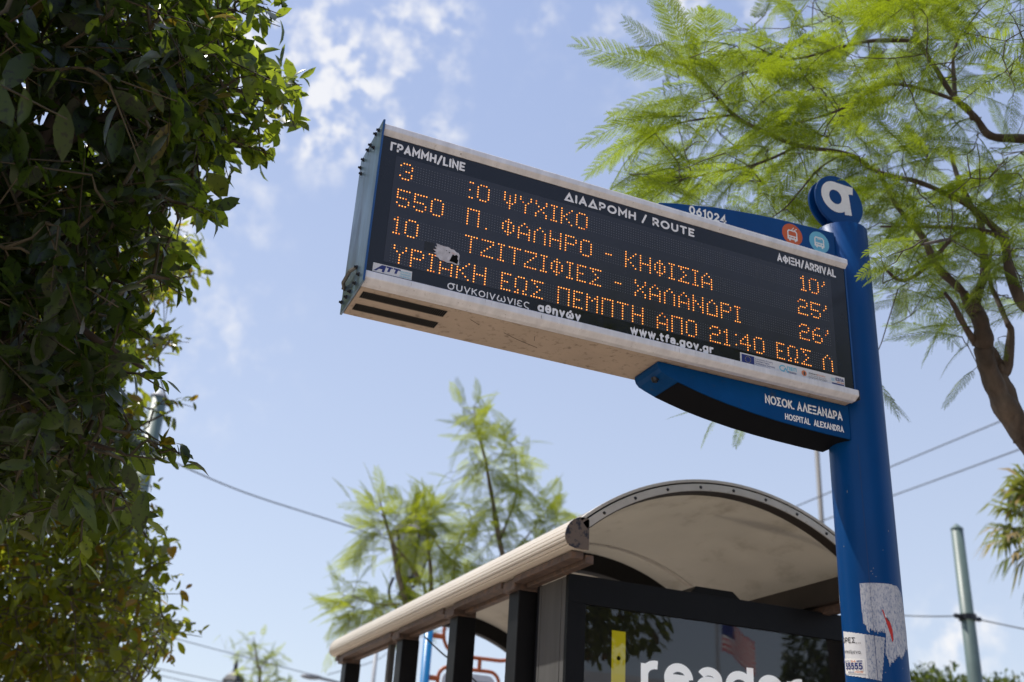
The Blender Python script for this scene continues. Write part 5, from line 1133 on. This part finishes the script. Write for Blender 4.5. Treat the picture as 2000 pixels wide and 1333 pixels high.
def jac_fronds(seed):
    r_ = np.random.default_rng(seed); pos, dr, ln = [], [], []
    def add(px, py, d, tx, ty, td_, L):
        a, b = P(px, py, d), P(tx, ty, td_); v = b-a; pos.append(a); dr.append(v/np.linalg.norm(v)); ln.append(L)
    # sprays that shape the outline on the left (base, tip)
    for a in [(1330, 125, 1215, 100), (1345, 135, 1265, 60), (1360, 150, 1320, 60), (1380, 170, 1225, 165), (1395, 180, 1270, 205), (1370, 160, 1370, 90), (1440, 90, 1390, 72), (1520, 110, 1400, 65), (1535, 118, 1400, 105), (1560, 112, 1430, 40), (1560, 112, 1400, 170),
              (1330, 240, 1180, 275), (1300, 250, 1165, 300), (1280, 262, 1170, 330), (1340, 240, 1230, 225), (1400, 225, 1270, 205), (1420, 225, 1300, 285), (1380, 335, 1190, 345), (1330, 350, 1185, 365), (1350, 345, 1230, 395), (1420, 335, 1290, 300), (1430, 330, 1300, 400), (1480, 320, 1340, 420),
              (1500, 290, 1370, 265), (1475, 250, 1400, 170), (1440, 230, 1450, 120), (1560, 285, 1460, 350), (1540, 300, 1450, 420), (1600, 330, 1480, 440), (1600, 330, 1560, 460), (1560, 240, 1430, 270), (1640, 215, 1480, 200), (1560, 240, 1440, 320)]:
        for rep in range(1+(r_.random() < .45)):
            j = r_.normal(0, 10, 4)*rep; d = r_.uniform(4.2, 4.9); add(a[0]+j[0], a[1]+j[1], d, a[2]+j[2], a[3]+j[3], d+r_.uniform(-.15, .15), .37*r_.uniform(.85, 1.1))
    # the wisp in front of the pole, and low hanging wisps
    for a in [(1764, 490, 1680, 520, 2.9, .135), (1750, 512, 1690, 545, 2.9, .10), (1800, 470, 1730, 472, 2.95, .15), (1690, 745, 1770, 790, 4.3, .20), (1690, 730, 1755, 775, 4.4, .2), (1415, 790, 1310, 803, 4.7, .24), (1420, 790, 1370, 835, 4.7, .2), (1470, 800, 1440, 845, 4.7, .18), (1890, 675, 1840, 700, 4.5, .14), (1910, 715, 1870, 755, 4.5, .20), (1905, 640, 1800, 620, 4.5, .26), (1880, 660, 1770, 640, 4.4, .26), (1950, 660, 1955, 690, 4.7, .12)]:
        add(a[0], a[1], a[4], a[2], a[3], a[4]-.03, a[5])
    # the body of the crown
    tries = 0; want = 820
    while want and tries < 20000:
        tries += 1; x = r_.uniform(1200, 2480); y = r_.uniform(-450, 680)
        if not in_poly([x], [y], JP)[0]: continue
        if y < -40 or x > 2030:
            if r_.random() > .22: continue
        if any((x-h[0])**2+(y-h[1])**2 < h[2]**2 and r_.random() < .8 for h in holes): continue
        if not (x > 1690 and y > 290) and r_.random() > .62: continue
        d = r_.uniform(3.9, 6.3); L = r_.uniform(.17, .36)
        v = -rt*r_.uniform(.2, 1.0)+rt*(r_.random() < .28)*1.2+up*r_.normal(-.12, .42)+fw*r_.normal(0, .45); v /= np.linalg.norm(v)
        b = P(x, y, d); t = b+v*L; tx, ty = proj(t)
        if not in_poly([tx], [ty], JP)[0] and r_.random() < .93: continue
        if any((tx-h[0])**2+(ty-h[1])**2 < h[2]**2 and r_.random() < .7 for h in holes): continue
        pos.append(b); dr.append(v); ln.append(L); want -= 1
    return np.array(pos), np.array(dr), np.array(ln)
jacaranda('tall feathery jacaranda with bright yellow green foliage behind the stop pole', big_limbs, jac_fronds(3), M['jaca'], 'jacaranda trees', FT, rs=2)

def young_jacaranda(label, base_px, d, stems, tufts, seed, name='jacaranda_tree', fl=.42, per=6, mmat='jaca_far', bark='bark_pale'):
    """slim young tree: stems through pixel points at distance d, tufts of fronds at (x,y,n)"""
    r_ = np.random.default_rng(seed); limbs = []
    b = P(*base_px, d); g = np.array([b[0], b[1], 0.])
    for k, st in enumerate(stems):
        pts = [P(x, y, d+dd) for x, y, dd, r in st]; rad = [r for *_, r in st]
        if k == 0: pts = [g, g+(pts[0]-g)*.5+np.array([.05, 0, 0])]+pts; rad = [rad[0]*1.6, rad[0]*1.3]+rad
        limbs.append(list(zip(pts, rad)))
    if len(limbs) == 1: limbs.append(limbs[0][1:])
    pos, dr, ln = [], [], []
    for (x, y, n, tx, ty) in tufts:
        for i in range(int(n*3.0)):
            a = P(x+r_.normal(0, 17), y+r_.normal(0, 15), d+r_.normal(0, .2)); v = rt*(tx+r_.normal(0, .55))+up*(ty+r_.normal(0, .45))+fw*r_.normal(0, .6)
            pos.append(a); dr.append(v/np.linalg.norm(v)); ln.append(fl*r_.uniform(.65, 1.1))
    return jacaranda(label, limbs, (np.array(pos), np.array(dr), np.array(ln)), M[mmat], 'jacaranda trees', FTL, name, bark, seed)
young_jacaranda('low young jacaranda with a bushy crown above the left half of the shelter roof', (800, 1200), 11.2,
    [[(805, 1330, 0, .045), (795, 1195, 0, .035), (780, 1130, 0, .028), (765, 1060, 0, .020), (750, 1010, 0, .012), (738, 960, 0, .006)], [(822, 1140, 0, .022), (800, 1100, 0, .020), (772, 1068, 0, .016), (760, 1045, 0, .010)], [(830, 1330, .2, .04), (842, 1160, .1, .026), (836, 1060, .1, .016), (830, 1000, .1, .008), (828, 960, .1, .005)], [(780, 1180, 0, .014), (735, 1180, 0, .009), (690, 1165, 0, .005)], [(900, 1110, .2, .014), (870, 1085, .2, .012), (845, 1050, .1, .010)]],
    [(742, 985, 4, -.1, .9), (735, 1000, 3, -.8, .2), (760, 1010, 5, .3, .3), (745, 1030, 5, -.9, .0), (720, 1050, 5, -.9, -.35), (705, 1080, 3, -.8, -.6), (790, 1030, 7, .3, .3), (815, 1010, 6, .1, .6), (830, 985, 3, 0, .9), (835, 1020, 7, .5, .2), (800, 1055, 7, .0, -.2), (845, 1050, 7, .4, -.1), (860, 1080, 6, .4, -.4), (870, 1120, 5, .2, -.5), (790, 1085, 3, .2, -.4),
     (720, 1175, 4, -.8, .2), (690, 1175, 5, -.9, .0), (670, 1165, 4, -.9, .1), (740, 1190, 6, -.2, .1), (760, 1180, 5, .2, .3), (720, 1205, 6, -.6, -.5), (770, 1210, 4, .3, -.2), (690, 1215, 4, -.6, -.6), (790, 1170, 3, .4, .0), (800, 1150, 3, .6, -.2), (840, 1170, 3, .3, -.5)], 21, fl=.33)
young_jacaranda('tall slender young jacaranda standing highest above the shelter roof', (985, 1120), 11.6,
    [[(1000, 1330, 0, .045), (988, 1130, 0, .034), (976, 1060, 0, .030), (962, 980, 0, .024), (948, 900, 0, .016), (934, 850, 0, .010), (926, 800, 0, .004)], [(974, 1060, 0, .018), (990, 1020, .1, .013), (1010, 960, .1, .009), (1005, 880, .1, .005)], [(982, 1100, 0, .016), (1020, 1060, .1, .010), (1060, 1010, .2, .005)], [(880, 1330, .2, .03), (885, 1160, .1, .018), (890, 1090, .1, .010), (905, 1040, .1, .005)]],
    [(924, 812, 4, .0, .9), (928, 835, 4, -.6, .2), (934, 850, 5, .5, .0), (930, 870, 4, -.7, -.2), (945, 895, 4, .5, .1), (940, 915, 5, -.7, -.2), (915, 930, 3, -.8, -.3), (985, 870, 5, .0, .8), (995, 890, 5, .5, .1), (985, 930, 5, .3, -.2), (1005, 940, 4, .6, -.3), (975, 960, 5, .4, -.1), (960, 1000, 4, -.5, .0), (985, 1010, 5, .5, .0), (1010, 1000, 3, .5, .3),
     (1055, 990, 5, .2, .8), (1070, 1010, 5, .7, .0), (1085, 1025, 4, .7, -.2), (1045, 1030, 5, .2, -.3), (1020, 1055, 5, .3, -.1), (940, 1030, 5, -.4, .1), (915, 1030, 4, -.5, .2), (930, 1060, 5, -.2, -.2), (955, 1070, 4, .3, .0), (900, 1070, 5, -.2, -.3), (1000, 1080, 4, .4, -.2), (890, 1110, 4, .0, -.4), (930, 1100, 4, .1, -.3)], 22, fl=.33)
young_jacaranda('tiny far jacaranda sapling at the bottom left of the shelter', (507, 1300), 25,
    [[(507, 1330, 0, .04), (503, 1300, 0, .03), (498, 1265, 0, .015), (495, 1245, 0, .006)], [(505, 1310, 0, .02), (520, 1290, 0, .01), (525, 1280, 0, .006)]],
    [(495, 1260, 6, -.1, .7), (490, 1275, 5, -.7, .1), (500, 1275, 5, .4, .1), (525, 1278, 6, .6, .3), (515, 1290, 4, .3, -.1), (510, 1320, 9, .2, .2), (525, 1330, 9, .4, .1), (500, 1335, 6, -.3, .1), (560, 1335, 5, .2, .2)], 23, fl=.32)

# fan palm at the right edge
def fan_palm():
    d = 12.0; c = P(2075, 1010, d); o = empty('fan_palm', (c[0]+.15, c[1], 0), 'fan palm with ragged drooping fronds reaching in at the right edge', 'tree')
    r_ = np.random.default_rng(4); V, F = [], []; W = []
    for i in range(46):
        az = r_.uniform(0, 2*math.pi); el = r_.uniform(-1.05, .9); dirv = np.array([math.cos(az)*math.cos(el), math.sin(az)*math.cos(el), math.sin(el)])
        stem = r_.uniform(.38, .62); hub = c+dirv*stem+np.array([0, 0, -.10*stem]); W.append((c+np.array([0, 0, -.1]), hub))
        nrm = np.cross(dirv, np.array([0, 0, 1.])); nrm /= np.linalg.norm(nrm)+1e-9; u2 = np.cross(nrm, dirv)
        for k in range(19):
            a = R(-115+230*k/18)+r_.normal(0, .04); e = dirv*math.cos(a)+nrm*math.sin(a)+u2*r_.normal(.03, .06); L = r_.uniform(.36, .50)*(1-.25*abs(k-9)/9)
            p1 = hub+e*L*.55; p2 = p1+(e*.6+np.array([0, 0, -.75])*r_.uniform(.5, 1.1))*L*.5; w = np.cross(e, u2); w = w/(np.linalg.norm(w)+1e-9)*.021
            b = len(V); V += [hub-w*.3, hub+w*.3, p1+w, p1-w, p2]; V += [p2+w*.12]
            F += [(b, b+1, b+2, b+3), (b+3, b+2, b+5, b+4)]
    mk_fast('crown', np.array(V), np.array(F), M['palm'], o)
    g = [tube([(c[0]+.15, c[1], 0), (c[0]+.12, c[1], 1.6), (c[0]+.05, c[1], c[2]-.5), tuple(c)], [.24, .17, .16, .14], 14)]+[tube([a, b], [.016, .008], 5) for a, b in W]
    mk('trunk', join(*g), M['bark'], o)
fan_palm()

# far broad-leaved trees, only their tops in view at the lower right
def far_tree(px, py, d, rx, rz, label, seed):
    r_ = np.random.default_rng(seed); t = P(px, py, d); c = t-np.array([0, 0, rz]); o = empty('broadleaf_tree', (c[0], c[1], 0), label, 'tree', 'far treetops')
    n = 5200; q = r_.normal(0, 1, (n, 3)); q /= np.linalg.norm(q, axis=1, keepdims=True); lump = 1+.22*np.sin(4*q[:, :1]*3+seed)*np.cos(5*q[:, 1:2]+2)+.16*np.sin(9*q[:, 2:3]+seed)
    pos = c+q*np.array([rx, rx, rz])*lump*(r_.random((n, 1))**.33*.95+.06); dr = q+r_.normal(0, .6, (n, 3))
    T, Fq = leaf_template(); V, F = scatter(T, Fq, pos, frames(dr, np.array([0, 0, 1.])+r_.normal(0, .5, (n, 3)), r_.normal(0, .6, n)), r_.uniform(.10, .19, n))
    mk_fast('crown', V, F, M['bush'], o)
    mk('trunk', join(tube([(c[0], c[1], 0), (c[0]+.05, c[1], c[2]*.6), tuple(c)], [.22, .17, .09], 10), *[tube([(c[0], c[1], c[2]*.65), tuple(c+np.array([math.cos(a)*rx*.6, math.sin(a)*rx*.6, rz*.2]))], [.09, .03], 6) for a in (0, 1.6, 3.1, 4.7)]), M['bark'], o)
far_tree(1815, 1318, 24, 1.0, 1.1, 'far treetop just right of the blue pole at the bottom', 1)
far_tree(1962, 1320, 26, 1.3, 1.2, 'far treetop in the bottom right corner behind the green pole', 2)

# ------------------------------------------------------------------ across the street behind the viewer: seen in the glazed panel
GY = 3.5105
def RV(px, py, yv):                  # a point whose mirror image in the panel glass stands yv metres away
    d = ray(px, py); q = ORG+d*(yv/d[1]); return np.array([q[0], 2*GY-yv, q[2]])
def street_tree(cx, cy, cz, rx, ry, rz, n, label, seed, group=None, lmat='citrus_far', name='citrus_tree', leaf=(.09, .13)):
    r_ = np.random.default_rng(seed); c = np.array([cx, cy, cz]); o = empty(name, (cx, cy, 0), label, 'tree', group)
    q = r_.normal(0, 1, (n, 3)); q /= np.linalg.norm(q, axis=1, keepdims=True); lump = 1+.14*np.sin(5*q[:, :1]+seed)*np.cos(4*q[:, 1:2]+2)+.10*np.sin(7*q[:, 2:3]+seed)
    pos = c+q*np.array([rx, ry, rz])*lump*(r_.random((n, 1))**.33*.95+.06); dr = q+r_.normal(0, .6, (n, 3))+np.array([0, 0, -.3])
    T, Fq = leaf_template(); V, F = scatter(T, Fq, pos, frames(dr, np.array([0, 0, 1.])+r_.normal(0, .5, (n, 3)), r_.normal(0, .6, n)), r_.uniform(*leaf, n))
    mk_fast('crown', V, F, M[lmat], o)
    mk('trunk', join(tube([(cx, cy, 0), (cx+.04, cy, cz*.35), (cx, cy, cz*.7), (cx, cy, cz)], [.13, .10, .085, .04], 10), *[tube([(cx, cy, cz*.62), (cx+math.cos(a)*rx*.6, cy+math.sin(a)*ry*.6, cz+rz*.15)], [.05, .015], 6) for a in (.3, 1.5, 2.8, 4.1, 5.3)]), M['bark'], o)
    return o
street_tree(3.10, -1.0, 3.60, 1.5, 1.3, 1.0, 11000, 'dark street tree mirrored in the left of the glazed panel', 31, 'trees across the street')
def block(x0, x1, y0, y1, h, label, mm, nx, nz, z0=1.2, win=(1.3, 1.7)):
    o = empty('building', ((x0+x1)/2, y1, 0), label, 'building')
    mk('wall', box(x0, x1, y0, y1, 0, h), mm, o)
    mk('cornice', box(x0-.3, x1+.3, y0-.3, y1+.3, h+.003, h+.45), M['board'], o)
    for i in range(nx):
        for k in range(nz):
            cx = x0+(x1-x0)*(i+.5)/nx; cz = z0+(h-z0)*(k+.45)/nz
            f = mk('window', box(cx-win[0]/2-.1, cx+win[0]/2+.1, y1+.003, y1+.06, cz-win[1]/2-.1, cz+win[1]/2+.1), M['board'], o)
            mk('pane', box(cx-win[0]/2, cx+win[0]/2, y1+.061, y1+.075, cz-win[1]/2, cz+win[1]/2), M['lglass'], f)
bl = mat('pale_render', (.40, .37, .32), .8, var=.1, vscale=.4)
block(9.5, 46, -44, -27, 6.2, 'pale building with two rows of windows mirrored in the glazed panel', bl, 13, 2)
fl = RV(1400, 1212, 44); fl_o = empty('flagpole', (fl[0], fl[1], 0), 'flagpole with a striped flag mirrored in the glazed panel', 'flagpole')
mk('pole', tube([(fl[0], fl[1], 0), (fl[0], fl[1], fl[2]+.4)], [.13, .09], 10), M['grey_pole'], fl_o)
def flag():
    W, H = 2.5, 1.55; z1 = fl[2]+.15
    def pt(u, v): return (fl[0]+.12+W*u*.82, fl[1]+.22*math.sin(5*u+1), z1-v*H-.95*u**1.5)
    V, F, mi = [], [], []; nu = 20
    for s in range(13):
        for i in range(nu):
            u0, u1 = i/nu, (i+1)/nu; b = len(V); V += [pt(u0, s/13), pt(u1, s/13), pt(u1, (s+1)/13), pt(u0, (s+1)/13)]; F.append((b, b+1, b+2, b+3)); mi.append(2 if (s < 7 and u1 <= .42) else s % 2)
    mk('flag', (V, F), [M['redink'], M['ink_white'], M['navy']], fl_o, mat_idx=mi)
flag()
ct = RV(1575, 1250, 24)
street_tree(ct[0], ct[1], ct[2]-1.5, .75, .75, 2.3, 1600, 'narrow dark cypress mirrored at the right of the glazed panel', 33, None, 'bush', 'cypress_tree', (.2, .3))
